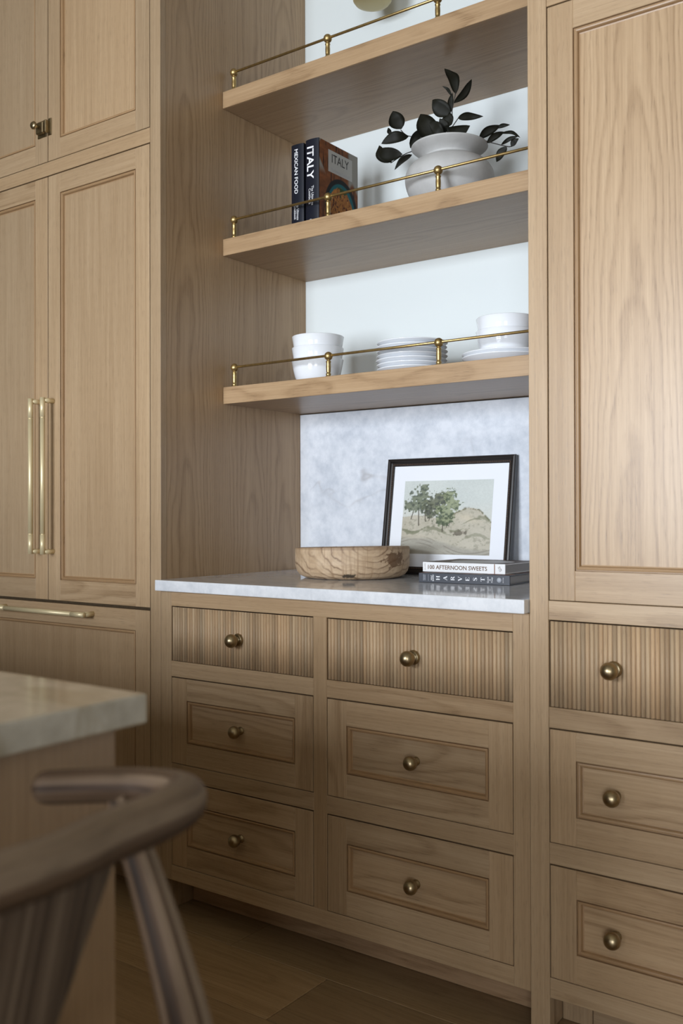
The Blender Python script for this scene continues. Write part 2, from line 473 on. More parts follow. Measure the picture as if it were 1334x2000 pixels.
def knob(parent, x, z, y0, rosette=True, r=0.0178):
    """Ball knob turned about the depth axis, standing off the face at y0."""
    p = []
    if rosette: p += [(0.0165, 0.0), (0.0168, -0.003), (0.0150, -0.0045), (0.0150, -0.006), (0.0115, -0.0068), (0.0085, -0.0075)]
    else: p += [(0.0105, 0.0), (0.0105, -0.002), (0.0075, -0.004)]
    s = -0.0070 if rosette else -0.006
    p += [(0.0062, s - 0.004), (0.0066, s - 0.007)]
    c = s - 0.005 - r * 0.93
    for k in range(11):
        a = math.radians(-62 + (90 + 62) * k / 10)
        p.append((r * math.cos(a), c - r * 0.93 * math.sin(a)))
    p[-1] = (0.0, p[-1][1])
    me = lathe_mesh(p, 32, 'y', (x, y0, z))
    return link('knob', me, M['antique_brass'], parent, tint=1.0)
def fluted(parent, x0, x1, z0, z1, knobs):
    x0 += G; x1 -= G; z0 += G * 0.8; z1 -= G * 1.6
    root = board('drawer', parent, x0, x1, 0.0045, 0.022, z0, z1, 'z', tint=(0.45, 0.40, 0.36), bev=0)  # backing tinted dark to paint shade into the grooves between slats
    n = round((x1 - x0) / 0.0094); p = (x1 - x0) / n
    K = 6
    for i in range(n):
        vs, fs = [], []
        cx = x0 + (i + 0.5) * p
        for zz in (z0, z1):
            for k in range(K + 1):
                a = math.pi * k / K
                vs.append((cx - math.cos(a) * p * 0.465, 0.0045 - math.sin(a) * p * 0.40, zz))
        for k in range(K): fs.append((k, k + 1, K + 2 + k, K + 1 + k))
        fs += [tuple(range(K, -1, -1)), tuple(range(K + 1, 2 * K + 2))]
        me = smooth(grain_uv(pydata(vs, fs), 'z'))
        t = R.choice((0.84, 0.98, 1.04, 1.06, 1.1, 1.18)) * R.uniform(0.94, 1.08); w = R.uniform(-0.04, 0.04)
        link('slat', me, M['oak_slat'], root, tint=(t * (1 + w), t, t * (1 - w)))
    for kx in knobs: knob(root, kx, (z0 + z1) / 2 + 0.0005, 0.001)
    return root

# levels shared by the centre base and the right cabinet
L = dict(ct=0.92, cb=0.8901, t1=0.8495, b1=0.6995, t2=0.6572, b2=0.4210, t3=0.3778, b3=0.1436, rb=0.1023)
N0, N1 = 0.0139, 1.1127                         # niche sides
A0, A1, A2, A3 = 0.0542, 0.5428, 0.5836, 1.0746
WALL = 0.6532

# centre base cabinet
base = thing('base_cabinet', 'oak base cabinet with six drawers under the white stone counter in the niche', 'cabinet', ((N0 + N1) / 2, 0.32, 0))
e = 0.0004
board('carcass', base, N0 + 0.002, N1 - 0.002, 0.07, 0.645, L['rb'], L['cb'] - 0.001, 'x', tint=0.55)
board('stile', base, N0 + e, A0, 0, 0.022, L['rb'], L['cb'], 'z')
board('stile', base, A3, N1 - e, 0, 0.022, L['rb'], L['cb'], 'z')
board('stile', base, A1, A2, 0, 0.022, L['rb'] + 0.0413, L['t1'], 'z', tint=(0.92, 0.9, 0.87))
board('rail', base, A0, A3, 0, 0.022, L['t1'], L['cb'], 'x')
board('rail', base, A0, A3, 0, 0.022, L['rb'], L['b3'], 'x')
for (a, b_) in ((A0, A1), (A2, A3)):
    board('rail', base, a, b_, 0, 0.022, L['t2'], L['b1'], 'x', R.random() < 0.5)
    board('rail', base, a, b_, 0, 0.022, L['t3'], L['b2'], 'x', R.random() < 0.5)
board('toe_kick', base, N0 + 0.002, N1 - 0.002, 0.121, 0.139, 0.001, L['rb'], 'x', True, tint=(1.04, 0.96, 0.92))
for (a, b_) in ((A0, A1), (A2, A3)):
    mid = (a + b_) / 2
    fluted(base, a, b_, L['b1'], L['t1'], [mid])
    for (z1, z0) in ((L['t2'], L['b2']), (L['t3'], L['b3'])):
        d = front('drawer', base, a, b_, z0, z1, 0.056, 0.0585, 0.0585, 'x')
        knob(d, mid, (z0 + z1) / 2 - 0.001, 0.0095, False, 0.0165)

# right tall cabinet
RX0, RX1 = 1.1557, 1.7800
tall = thing('tall_cabinet', 'oak tall cabinet right of the niche, panelled door above three drawers', 'cabinet', (1.46, 0.32, 0))
board('side_panel', tall, N1 + e, N1 + 0.018, 0.0225, WALL - 0.001, 0.001, 2.86, 'z', True, uoff=0.0)
board('stile', tall, N1 + e, RX0 - 0.0006, 0, 0.022, 0.001, 2.86, 'z')
board('stile', tall, RX1, RX1 + 0.045, 0, 0.022, 0.001, 2.86, 'z')
board('carcass', tall, N1 + 0.019, RX1 + 0.044, 0.07, WALL - 0.001, L['rb'], 2.85, 'z', tint=0.55)
rz = dict(top=2.1485, db=0.9190, t1=0.8795)
board('rail', tall, RX0, RX1, 0, 0.022, rz['t1'], rz['db'], 'x', True)
board('rail', tall, RX0, RX1, 0, 0.022, rz['top'], rz['top'] + 0.045, 'x', True)
board('rail', tall, RX0, RX1, 0, 0.022, 0.6575, 0.6999, 'x', True)
board('rail', tall, RX0, RX1, 0, 0.022, L['t3'], L['b2'], 'x')
board('rail', tall, RX0, RX1, 0, 0.022, L['rb'], L['b3'], 'x', True)
board('toe_kick', tall, 1.20, RX1 + 0.04, 0.123, 0.139, 0.001, L['rb'], 'x')
board('toe_kick', tall, N1 + 0.020, 1.1985, 0.121, 0.139, 0.001, L['rb'], 'z')
front('door', tall, RX0, RX1, rz['db'], rz['top'], 0.0555, 0.058, 0.0615, 'z', uoff=0.137)
front('door', tall, RX0, RX1, rz['top'] + 0.045, 2.84, 0.0555, 0.058, 0.0615, 'z')
KX = (1.2935, RX1 + RX0 - 1.2935)
fluted(tall, RX0, RX1, 0.6999, rz['t1'], KX)
for (z1, z0) in ((0.6575, L['b2']), (L['t3'], L['b3'])):
    d = front('drawer', tall, RX0, RX1, z0, z1, 0.056, 0.0585, 0.0585, 'x')
    for kx in KX: knob(d, kx, (z0 + z1) / 2 - 0.001, 0.0095, False, 0.0172)

# left tall cabinet (panelled refrigerator and cupboard above)
XA, XG, XL = -0.0284, -0.4790, -0.9296
left = thing('refrigerator_cabinet', 'tall oak panelled refrigerator cabinet left of the niche with brass bar handles', 'cabinet', (-0.47, 0.32, 0))
leaves = []
for k in range(3):
    ya, yb = 0.0225 + (WALL - 0.0235) / 3 * k, 0.0225 + (WALL - 0.0235) / 3 * (k + 1)
    leaves.append(grain_uv(box_mesh(N0 - 0.0195, N0 - e, ya, yb, 0.001, 2.86, 0), 'z', True, (0.03, -0.04, 0.01)[k]))
link('side_panel', join(leaves), M['oak_flat'], left, tint=(0.95, 0.92, 0.88))
board('stile', left, XA + 0.001, N0 - e, 0, 0.022, 0.001, 2.86, 'z')
board('stile', left, XL - 0.045, XL, 0, 0.022, 0.001, 2.86, 'z')
board('carcass', left, XL - 0.044, N0 - 0.0205, 0.07, WALL - 0.001, 0.1, 2.85, 'z', tint=0.4)
board('toe_kick', left, XL - 0.04, N0 - 0.021, 0.121, 0.139, 0.001, 0.099, 'x')
board('rail', left, XL, XA, 0, 0.022, 2.1390, 2.1808, 'x', tint=(1.0, 0.98, 0.95))
def bar_pull(parent, c, length, axis, y=-0.040):
    """Cylindrical pull: grip bar, two mitred end caps, two posts."""
    h = length / 2; r = 0.0078
    def P(t, yy): return (c[0], yy, c[2] + t) if axis == 'z' else (c[0] + t, yy, c[2])
    grip = link('handle', tube_mesh([P(-h * 0.74, y), P(h * 0.74, y)], r * 0.94, 20, uv=False), M['satin_brass'], parent, tint=1)
    out = [grip]
    ms = []
    for s in (-1, 1):
        ms.append(tube_mesh([P(s * h * 0.748, y), P(s * h, y)], r, 20, uv=False))
        ms.append(tube_mesh([P(s * (h - r), y + r * 0.5), P(s * (h - r), -0.0005)], r * 0.98, 20, uv=False))
        ms.append(tube_mesh([P(s * h * 0.738, y), P(s * h * 0.75, y)], r * 0.80, 20, uv=False))
    me = join(ms); 
    link('handle_end', me, M['satin_brass'], parent, tint=0.8)
    return grip
g2 = 0.0014
dL = front('door', left, XL, XG, 0.8382, 2.1386, 0.060, 0.0585, 0.0625, 'z', False)
dR = front('door', left, XG, XA, 0.8382, 2.1386, 0.0565, 0.0585, 0.0625, 'z', False)
bar_pull(dL, (-0.5110, 0, 1.2165), 0.473, 'z'); bar_pull(dR, (-0.4525, 0, 1.2165), 0.473, 'z')
uL = front('door', left, XL, XG, 2.1812, 2.84, 0.060, 0.0585, 0.0605, 'z', False)
uR = front('door', left, XG, XA, 2.1812, 2.84, 0.0565, 0.0585, 0.0605, 'z', False)
dr = front('drawer', left, XL, XA, 0.11, 0.8340, 0.0585, 0.0585, 0.0585, 'z', False)
bar_pull(dr, (-0.4805, 0, 0.8085), 0.435, 'x')
# cupboard latch across the two upper doors
lx, lz = XG, 2.2865
me = join([box_mesh(lx - 0.046, lx - 0.003, -0.0035, 0, lz - 0.026, lz + 0.026, 0.0012), box_mesh(lx - 0.040, lx - 0.006, -0.016, -0.003, lz - 0.018, lz + 0.018, 0.003),
           tube_mesh([(lx - 0.026, -0.014, lz + 0.003), (lx - 0.026, -0.030, lz + 0.003)], 0.0045, 14, uv=False),
           lathe_mesh([(0.0, -0.040), (0.009, -0.0385), (0.0125, -0.034), (0.0115, -0.0295), (0.006, -0.027), (0.0, -0.026)], 24, 'y', (lx - 0.026, 0, lz + 0.003))])
link('latch', me, M['antique_brass'], uL, tint=1)
me = join([box_mesh(lx + 0.003, lx + 0.020, -0.0035, 0, lz - 0.026, lz + 0.026, 0.0012), box_mesh(lx + 0.002, lx + 0.010, -0.017, -0.003, lz - 0.019, lz + 0.019, 0.002)])
link('latch_keeper', me, M['antique_brass'], uR, tint=1)

# ------------------------------------------------------------------ counter, backsplash, shelves
o = link('countertop', box_mesh(N0 + 0.0006, N1 - 0.0006, -0.024, WALL - 0.0008, L['cb'] + 0.0004, L['ct'], 0.0022, 2), M['counter_stone'])
tag(o, 'white polished stone countertop in the niche, with the wooden bowl and picture on it', 'countertop')
o = link('backsplash', box_mesh(N0 + 0.0006, N1 - 0.0006, 0.6199, WALL - 0.0008, L['ct'] + 0.0004, 1.424, 0.0005), M['backsplash_stone'])
tag(o, 'pale veined stone backsplash slab behind the leaning picture, below the lowest shelf', 'backsplash')

YS = 0.2512
SHELF = [(1.4271, 1.4767), (1.8682, 1.9173), (2.3080, 2.3573)]
SL = ['lowest oak wall shelf carrying white bowls and plates behind a brass gallery rail', 'middle oak wall shelf carrying cookbooks and a vase behind a brass gallery rail',
      'topmost oak wall shelf with a brass gallery rail under the wall lamp']
POST = [(0.0085, 0), (0.0085, 0.003), (0.0062, 0.0045), (0.0072, 0.0075), (0.0072, 0.0105), (0.0052, 0.012), (0.0064, 0.016), (0.0068, 0.030), (0.0060, 0.040),
        (0.0072, 0.042), (0.0072, 0.0445), (0.0050, 0.0465), (0.0050, 0.0480)]
def ball(r, zc, n=10, a0=-60):
    return [(r * math.cos(math.radians(a0 + (90 - a0) * k / n)), zc + r * math.sin(math.radians(a0 + (90 - a0) * k / n))) for k in range(n)] + [(0.0, zc + r)]
for (zb, zt), lab in zip(SHELF, SL):
    sh = thing('wall_shelf', lab, 'shelf', ((N0 + N1) / 2, 0.45, zb), 'floating shelves in the niche')
    board('board', sh, N0 + 0.0006, N1 - 0.0006, YS + 0.006, WALL - 0.0008, zb, zt, 'x', True, tint=(0.80, 0.75, 0.71))  # board tinted darker than its edge, painting extra shade on the underside
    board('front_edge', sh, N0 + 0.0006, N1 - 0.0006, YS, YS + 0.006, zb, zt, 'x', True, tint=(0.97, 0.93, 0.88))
    yp = YS + 0.022; zr = zt + 0.0625
    for x in (0.040, 0.3885, 0.7392, 1.0880):
        me = lathe_mesh(POST + ball(0.0120, 0.0590), 24, 'z', (x, yp, zt + 0.0002))
        link('post', me, M['aged_brass'], sh, tint=1)
    link('gallery_rail', tube_mesh([(0.040, yp, zt + 0.0605), (N1 - 0.001, yp, zt + 0.0605)], 0.0036, 12, uv=False), M['aged_brass'], sh, tint=1)

# ------------------------------------------------------------------ dishes
def outer_bowl(R_, H, t=0.004):
    return [(0, 0), (0.040, 0.0), (0.050, 0.0025), (0.060, 0.012), (0.0665, 0.026), (0.0715, 0.046), (R_, H - 0.001), (R_ - 0.0010, H), (R_ - t, H - 0.0015),
            (0.0675, 0.047), (0.062, 0.027), (0.055, 0.014), (0.045, 0.0075), (0, 0.006)]
def plate_prof(R_, H):
    f = 0.62 * R_
    return [(0, 0.001), (f * 0.93, 0.001), (f * 0.95, 0), (f, 0), (f * 1.05, 0.0025), (R_ * 0.80, 0.0085), (R_ - 0.002, H - 0.003), (R_, H - 0.0012), (R_ - 0.001, H), (R_ - 0.004, H - 0.0012),
            (R_ * 0.78, 0.0135), (f * 1.0, 0.0068), (f * 0.9, 0.005), (0, 0.005)]
bowl_me = lathe_mesh(outer_bowl(0.077, 0.077), 64); bowl_me.materials.append(M['porcelain'])
plate_s = lathe_mesh(plate_prof(0.098, 0.019), 64); plate_s.materials.append(M['porcelain'])
plate_l = lathe_mesh(plate_prof(0.1136, 0.024), 64); plate_l.materials.append(M['porcelain'])
def dish(name, me, loc, label, cat, group, rot=0):
    o = bpy.data.objects.new(name, me); COL.objects.link(o); o.location = loc; o.rotation_euler = (0, 0, rot)
    ORG[o.name] = Vector(loc)
    return tag(o, label, cat, group)
zs = SHELF[0][1] + 0.0003
for i, w in enumerate(('bottom', 'middle', 'topmost')):
    dish('bowl', bowl_me, (0.2538 + (0, 0.0012, 0.002)[i], 0.40, zs + 0.0335 * i), 'white porcelain bowl, %s of the stack of three left on the lowest shelf' % w, 'bowl', 'stacked white bowls at the left of the lowest shelf', i)
ordn = ['lowest', 'second from the bottom', 'third from the bottom', 'middle one', 'third from the top', 'second from the top', 'topmost']
for i in range(7):
    dx, dy = ((0.001, 0), (0.0, .001), (-.001, 0), (0.0, 0.001), (0.0012, 0.0), (-0.001, 0.0), (0.001, 0.001))[i]
    dish('plate', plate_s, (0.5805 + dx, 0.40 + dy, zs + 0.0122 * i), 'white salad plate, %s of the seven stacked mid lowest shelf' % ordn[i], 'plate', 'stacked white plates in the middle of the lowest shelf', i)
for i, w in enumerate(('lower', 'upper')):
    dish('plate', plate_l, (0.865, 0.40, zs + 0.0095 * i), 'wide white plate, %s of two under bowls at right shelf end' % w, 'plate', 'wide plates under the bowls')
for i, w in enumerate(('lower', 'upper')):
    dish('bowl', bowl_me, (0.865 + 0.001 * i, 0.40, zs + 0.0095 + 0.0056 + 0.033 * i), 'white porcelain bowl, %s of two standing on wide plates' % w, 'bowl', 'bowls on the wide plates', 0.4 * i)

# ------------------------------------------------------------------ vase with dark branches
VX, VY, VZ = 0.6895, 0.42, SHELF[1][1] + 0.0003
vp = [(0, 0), (0.060, 0), (0.070, 0.002), (0.097, 0.026), (0.113, 0.052), (0.1205, 0.082), (0.1165, 0.106), (0.101, 0.126), (0.082, 0.137), (0.0715, 0.141), (0.0690, 0.1445), (0.0700, 0.148),
      (0.080, 0.156), (0.0935, 0.164), (0.1025, 0.1705), (0.1035, 0.1735), (0.1010, 0.1745), (0.088, 0.168), (0.070, 0.156), (0.064, 0.147), (0.064, 0.138), (0.080, 0.128), (0.105, 0.104), (0.108, 0.08), (0.09, 0.03), (0, 0.012)]
vp = [(max(p.x, 0), p.y) for p in catmull([(a, b_, 0) for a, b_ in vp], 4)]
vp[0] = (0, 0); vp[-1] = (0, 0.012)
vz = dish('vase', lathe_mesh(vp, 72), (VX, VY, VZ), 'round pale clay vase with a flared rim holding dark branches', 'vase', None)
vz.data.materials.append(M['vase_clay'])

def leaf_mesh(b, t, width, side, curl=0.15, n=11, bend=0.06):
    """A leaf blade from base b to tip t: folded along the midrib, curling, with real thickness."""
    b, t = Vector(b), Vector(t); ax = t - b; Ln = ax.length; ax.normalize()
    s = (side - ax * side.dot(ax)).normalized(); nn = ax.cross(s)
    vs, fs = [], []
    for i in range(n):
        f = i / (n - 1)
        w = width / 2 * (math.sin(math.pi * (f ** 0.85)) ** 0.8 if 0 < f < 1 else 0.03)
        p = b + ax * (Ln * f) + nn * (curl * Ln * math.sin(math.pi * f)) + s * (bend * Ln * math.sin(math.pi * f)) + nn * (0.03 * Ln * math.sin(9 * f + 20 * bend))
        for q, dz in ((-1, 0.16), (-0.5, 0.04), (0, 0.0), (0.5, 0.04), (1, 0.16)):
            vs.append(p + s * (q * w) + nn * (dz * w))
    for i in range(n - 1):
        for k in range(4):
            a = i * 5 + k; fs.append((a, a + 1, a + 6, a + 5))
    N = len(vs)
    vs += [v + nn * 0.0005 for v in vs]
    fs += [tuple(N + i for i in reversed(f)) for f in fs]
    for i in range(n - 1):
        for k in (0, 4):
            a = i * 5 + k; fs.append((a, a + 5, N + a + 5, N + a))
    return pydata(vs, fs, True)
# each branch: stem paths, then leaves as (base, tip, width, side direction, curl)
BR = {
 'tall branch of dark leaves rising from the middle of the vase': dict(
  stems=[[(0.6900, 0.4200, 1.9676), (0.6931, 0.4000, 2.1195), (0.7166, 0.3868, 2.1411), (0.7167, 0.3868, 2.1725), (0.7255, 0.3819, 2.1964), (0.7331, 0.3776, 2.2155)],
    [(0.6931, 0.4000, 2.1195), (0.7455, 0.3703, 2.1425)],
    [(0.7167, 0.3868, 2.1585), (0.7122, 0.3895, 2.2157)],
    ],
  leaves=[((0.7331, 0.3776, 2.2120), (0.6936, 0.3877, 2.2908), 0.0297, (-0.67, -0.54, -0.51), 0.100),
    ((0.7255, 0.3819, 2.1888), (0.7881, 0.3635, 2.2306), 0.0215, (-0.41, -0.80, 0.44), -0.080),
    ((0.7122, 0.3895, 2.2157), (0.6877, 0.3864, 2.2462), 0.0089, (-0.87, 0.15, -0.47), -0.100),
    ((0.7080, 0.3918, 2.1711), (0.7218, 0.3795, 2.2174), 0.0163, (-0.85, -0.51, 0.12), 0.100),
    ((0.7121, 0.3895, 2.1675), (0.6653, 0.3707, 2.2093), 0.0445, (-0.75, 0.18, -0.64), 0.100),
    ((0.7166, 0.3868, 2.1359), (0.6951, 0.3898, 2.1736), 0.0371, (-0.95, 0.04, -0.30), 0.050),
    ((0.7443, 0.3710, 2.1423), (0.8162, 0.3712, 2.1282), 0.0208, (0.28, -0.52, 0.81), 0.120),
    ((0.6910, 0.3967, 2.1224), (0.6845, 0.3768, 2.1575), 0.0274, (-0.96, -0.12, -0.25), 0.100),
    ((0.6921, 0.3984, 2.1227), (0.7896, 0.3541, 2.1053), 0.0437, (-0.09, -0.33, 0.94), 0.140),
    ]),
 'short branch with one broad dark leaf at the left of the vase mouth': dict(
  stems=[[(0.6880, 0.4200, 1.9676), (0.6796, 0.3850, 2.1038), (0.6711, 0.3823, 2.1189), (0.6643, 0.3801, 2.1339)],
    ],
  leaves=[((0.6796, 0.3850, 2.1073), (0.6226, 0.3791, 2.1861), 0.0556, (-0.64, -0.39, -0.66), 0.060),
    ((0.6935, 0.3817, 2.1135), (0.6560, 0.3737, 2.1514), 0.0334, (-0.81, 0.19, -0.55), 0.100),
    ]),
 'branch of dark leaves reaching left and up over the vase rim': dict(
  stems=[[(0.6834, 0.4200, 1.9676), (0.6491, 0.4200, 2.1075), (0.6194, 0.4075, 2.1284), (0.5759, 0.3895, 2.1399), (0.5575, 0.3819, 2.1580)],
    [(0.5759, 0.3895, 2.1399), (0.5287, 0.3701, 2.1556)],
    ],
  leaves=[((0.5592, 0.3826, 2.1597), (0.5453, 0.3619, 2.2066), 0.0452, (-0.77, -0.45, -0.45), 0.080),
    ((0.5825, 0.3923, 2.1062), (0.6151, 0.4162, 2.1609), 0.0445, (-0.55, -0.59, 0.59), 0.120),
    ((0.5776, 0.3902, 2.1380), (0.5087, 0.3597, 2.1237), 0.0311, (0.07, 0.30, -0.95), 0.200),
    ((0.5321, 0.3715, 2.1480), (0.5306, 0.3606, 2.1636), 0.0126, (-0.78, -0.49, -0.40), -0.100),
    ]),
 'branch of dark leaves drooping left below the vase rim': dict(
  stems=[[(0.6768, 0.4200, 1.9676), (0.6049, 0.4600, 2.1264), (0.5336, 0.4786, 2.1334), (0.4969, 0.4879, 2.1331), (0.4489, 0.4999, 2.1252)],
    ],
  leaves=[((0.4991, 0.4874, 2.1355), (0.4063, 0.4979, 2.1678), 0.0386, (-0.28, 0.20, -0.94), 0.120),
    ((0.4543, 0.4985, 2.1248), (0.4012, 0.5085, 2.1907), 0.0334, (-0.84, -0.13, -0.53), 0.100),
    ((0.5346, 0.4783, 2.1234), (0.4704, 0.4874, 2.0971), 0.0178, (0.31, 0.66, -0.68), -0.120),
    ]),
 'branch of dark leaves reaching right over the vase rim': dict(
  stems=[[(0.6971, 0.4200, 1.9676), (0.7402, 0.4300, 2.0970), (0.7699, 0.4406, 2.1005), (0.7994, 0.4511, 2.0893), (0.8383, 0.4652, 2.0744), (0.8512, 0.4699, 2.0736)],
    ],
  leaves=[((0.7683, 0.4400, 2.1059), (0.8234, 0.4572, 2.1316), 0.0245, (-0.14, -0.65, 0.75), 0.080),
    ((0.8142, 0.4564, 2.1266), (0.8482, 0.4624, 2.1288), 0.0111, (0.06, -0.48, 0.87), 0.100),
    ((0.7879, 0.4470, 2.0896), (0.8304, 0.4661, 2.1154), 0.0185, (-0.18, -0.66, 0.73), 0.100),
    ((0.8222, 0.4593, 2.1117), (0.8750, 0.4673, 2.0898), 0.0096, (0.51, -0.45, 0.73), -0.250),
    ((0.8237, 0.4599, 2.0802), (0.8699, 0.4704, 2.0965), 0.0111, (-0.22, -0.42, 0.88), -0.200),
    ((0.8486, 0.4689, 2.0739), (0.8716, 0.4667, 2.0887), 0.0171, (-0.59, -0.25, 0.76), 0.100),
    ((0.8376, 0.4650, 2.0751), (0.8127, 0.4548, 2.0352), 0.0230, (0.74, 0.25, -0.62), -0.120),
    ]),
}
for lab, d in BR.items():
    root = thing('branch', lab, 'branch', (VX, VY, VZ + 0.14))
    for st in d['stems']:
        link('stem', tube_mesh(catmull(st, 4), 0.0013, 6, uv=False), M['stem'], root)
    for (b_, t_, w_, sd, cu) in d['leaves']:
        link('leaf', leaf_mesh(b_, t_, w_, Vector(sd), cu, bend=R.choice((-1, 1)) * R.uniform(0.04, 0.12)), M['leaf'], root)

# ------------------------------------------------------------------ lettering helpers for books
def MAT(o, ex, ey):
    ex, ey = Vector(ex), Vector(ey); ez = ex.cross(ey)
    return Matrix.Translation(Vector(o)) @ Matrix((ex, ey, ez)).transposed().to_4x4()
def grid_print(name, parent, o, ex, ey, w, h, nx, ny, fn, mat, off=0.0):
    """Flat print: a fine grid whose points carry the ink colours."""
    ex, ey = Vector(ex), Vector(ey)
    us, vs_ = np.meshgrid(np.linspace(0, 1, nx), np.linspace(0, 1, ny))
    co = np.array(o)[None, :] + (us.ravel() * w)[:, None] * np.array(ex)[None] + (vs_.ravel() * h)[:, None] * np.array(ey)[None]
    idx = np.arange(nx * ny).reshape(ny, nx)
    q = np.stack([idx[:-1, :-1], idx[:-1, 1:], idx[1:, 1:], idx[1:, :-1]], -1).reshape(-1, 4)
    me = bpy.data.meshes.new('m'); me.from_pydata(co.tolist(), [], q.tolist()); me.update()
    rgb = fn(us.ravel(), vs_.ravel())
    a = me.color_attributes.new('print', 'FLOAT_COLOR', 'POINT')
    a.data.foreach_set('color', np.concatenate([rgb, np.ones((len(rgb), 1))], 1).astype(np.float32).ravel())
    return link(name, me, mat, parent, local=True)
rng = np.random.default_rng(5)
def vnoise(x, y, seed=0):
    r = np.random.default_rng(seed).random((64, 64))
    xi, yi = np.floor(x).astype(int), np.floor(y).astype(int); fx, fy = x - xi, y - yi
    fx = fx * fx * (3 - 2 * fx); fy = fy * fy * (3 - 2 * fy)
    g = lambda a, b: r[a % 64, b % 64]
    return (g(xi, yi) * (1 - fx) + g(xi + 1, yi) * fx) * (1 - fy) + (g(xi, yi + 1) * (1 - fx) + g(xi + 1, yi + 1) * fx) * fy
def fbm(x, y, s=0, o=4):
    t = 0; a = 0.5
    for k in range(o): t = t + a * vnoise(x * 2 ** k, y * 2 ** k, s + k); a *= 0.5
    return t / (1 - 0.5 ** o)
def lerp(a, b, f):
    return np.array(a)[None] * (1 - f[:, None]) + np.array(b)[None] * f[:, None] if not isinstance(a, np.ndarray) or a.ndim == 1 else a * (1 - f[:, None]) + (np.array(b)[None] if np.ndim(b) == 1 else b) * f[:, None]
def sst(x, a, b):
    t = np.clip((x - a) / (b - a), 0, 1); return t * t * (3 - 2 * t)
def lin(*c): return tuple(((v / 255) / 12.92 if v < 10 else (((v / 255) + 0.055) / 1.055) ** 2.4) for v in c)

# ------------------------------------------------------------------ cookbooks standing on the middle shelf
def standing_book(x0, x1, yf, depth, z0, h, label, spine_mat, round_=0.003):
    root = thing('cookbook', label, 'book', ((x0 + x1) / 2, yf + depth / 2, z0), 'cookbooks standing on the middle shelf')
    w = x1 - x0; N = 8
    vs, fs = [], []
    for zz in (0, h):
        for k in range(N + 1):
            f = k / N; vs.append((-w / 2 + w * f, -depth / 2 + 0.004 - 0.004 * math.sin(math.pi * f) ** 0.6, zz))
        for k in range(N + 1):
            f = 1 - k / N; vs.append((-w / 2 + w * f, -depth / 2 + 0.007 - 0.004 * math.sin(math.pi * f) ** 0.6, zz))
    m_ = 2 * N + 2
    for k in range(m_): fs.append((k, (k + 1) % m_, m_ + (k + 1) % m_, m_ + k))
    for k in range(N):
        fs.append((k + 1, k, m_ - 1 - k, m_ - 2 - k)); fs.append((m_ + k, m_ + k + 1, m_ + m_ - 2 - k, m_ + m_ - 1 - k))
    link('spine', pydata(vs, fs), spine_mat, root, local=True)
    for s in (-1, 1):
        c = link('cover', box_local(0.003, depth - 0.004, h, (s * (w / 2 - 0.0015), 0.002, h / 2), 0.0004), spine_mat, root, local=True)
    link('pages', box_local(w - 0.0065, depth - 0.013, h - 0.006, (0, 0.0005, h / 2), 0.0), M['paper'], root, local=True)
    return root, c
zb = SHELF[1][1] + 0.0003
b1, _ = standing_book(0.2345, 0.2795, 0.300, 0.196, zb, 0.2440, 'dark navy spined cookbook lettered MEXICAN FOOD, left of the pair', M['spine_navy'])
b2, cov = standing_book(0.2868, 0.3335, 0.300, 0.196, zb, 0.2475, 'cookbook with a pasta bowl on its cover and ITALY on its navy spine', M['spine_navy'])
def spine_text(root, s, zc, w, h, mat, x=0, bold=0.0, d=0.098):
    # reads downwards: text x axis -> -Z, text y axis -> +X
    me = text_mesh(s, w, h, MAT((x, -d - 0.0007, zc), (0, 0, -1), (1, 0, 0)), bold)
    return link('lettering', me, mat, root, local=True)
spine_text(b1, 'MEXICAN FOOD', 0.244 - 0.0785, 0.128, 0.0125, M['ink_white'], -0.002, 0.012)
spine_text(b1, 'The Ultimate\n Cookbook', 0.050, 0.050, 0.018, M['ink_white'], -0.001)
spine_text(b2, 'ITALY', 0.2475 - 0.068, 0.093, 0.0235, M['ink_white'], -0.0035, 0.02)
spine_text(b2, 'The Ultimate\n Cookbook', 0.086, 0.055, 0.018, M['ink_white'], -0.001)
for bk, ez in ((b1, 0.010), (b2, 0.0135)):
    me = lathe_mesh([(0.0052, 0), (0.0062, 0), (0.0062, 0.0003), (0.0052, 0.0003), (0.0052, 0)], 20, 'y', (-0.003, -0.0990, ez))
    link('emblem', me, M['ink_white'], bk, local=True)
def italy_cover(u, v):
    # u from spine to fore edge, v up
    wood = lerp(lin(92, 52, 24), lin(150, 92, 52), fbm(u * 9, v * 26, 3)); wood = lerp(wood, lin(56, 32, 18), sst(fbm(u * 30, v * 4, 9), .55, .75))
    c = wood
    cl = sst(u + 0.12 * np.sin(v * 9) - 0.0, 0.10, 0.07) * sst(v, 0.60, 0.72)
    c = lerp(c, lin(150, 148, 140), np.maximum(cl, sst(u, 0.72, 0.80) * sst(v + 0.05 * np.sin(u * 20), 0.55, 0.62)))
    dx, dy = (u - 0.56) / 0.43, (v - 0.27) / 0.36
    r = np.sqrt(dx * dx + dy * dy)
    c = lerp(c, lin(24, 24, 26), sst(r, 1.02, 0.98))
    c = lerp(c, lin(20, 96, 104), sst(r, 0.86, 0.82) * sst(v + u * .25, 0.42, 0.50))
    food = lerp(lin(120, 62, 26), lin(206, 142, 62), fbm(u * 34, v * 30, 21)); food = lerp(food, lin(70, 24, 12), sst(fbm(u * 40, v * 38, 31), .56, .68))
    food = lerp(food, lin(52, 74, 28), sst(fbm(u * 10, v * 10, 41), .66, .72))
    r2_ = np.sqrt(((u - 0.55) / 0.34) ** 2 + ((v - 0.25) / 0.30) ** 2) + 0.12 * (fbm(u * 12, v * 12, 51) - 0.5)
    c = lerp(c, food, sst(r2_, 0.95, 0.90))
    return c
D_, H_ = 0.188, 0.2475
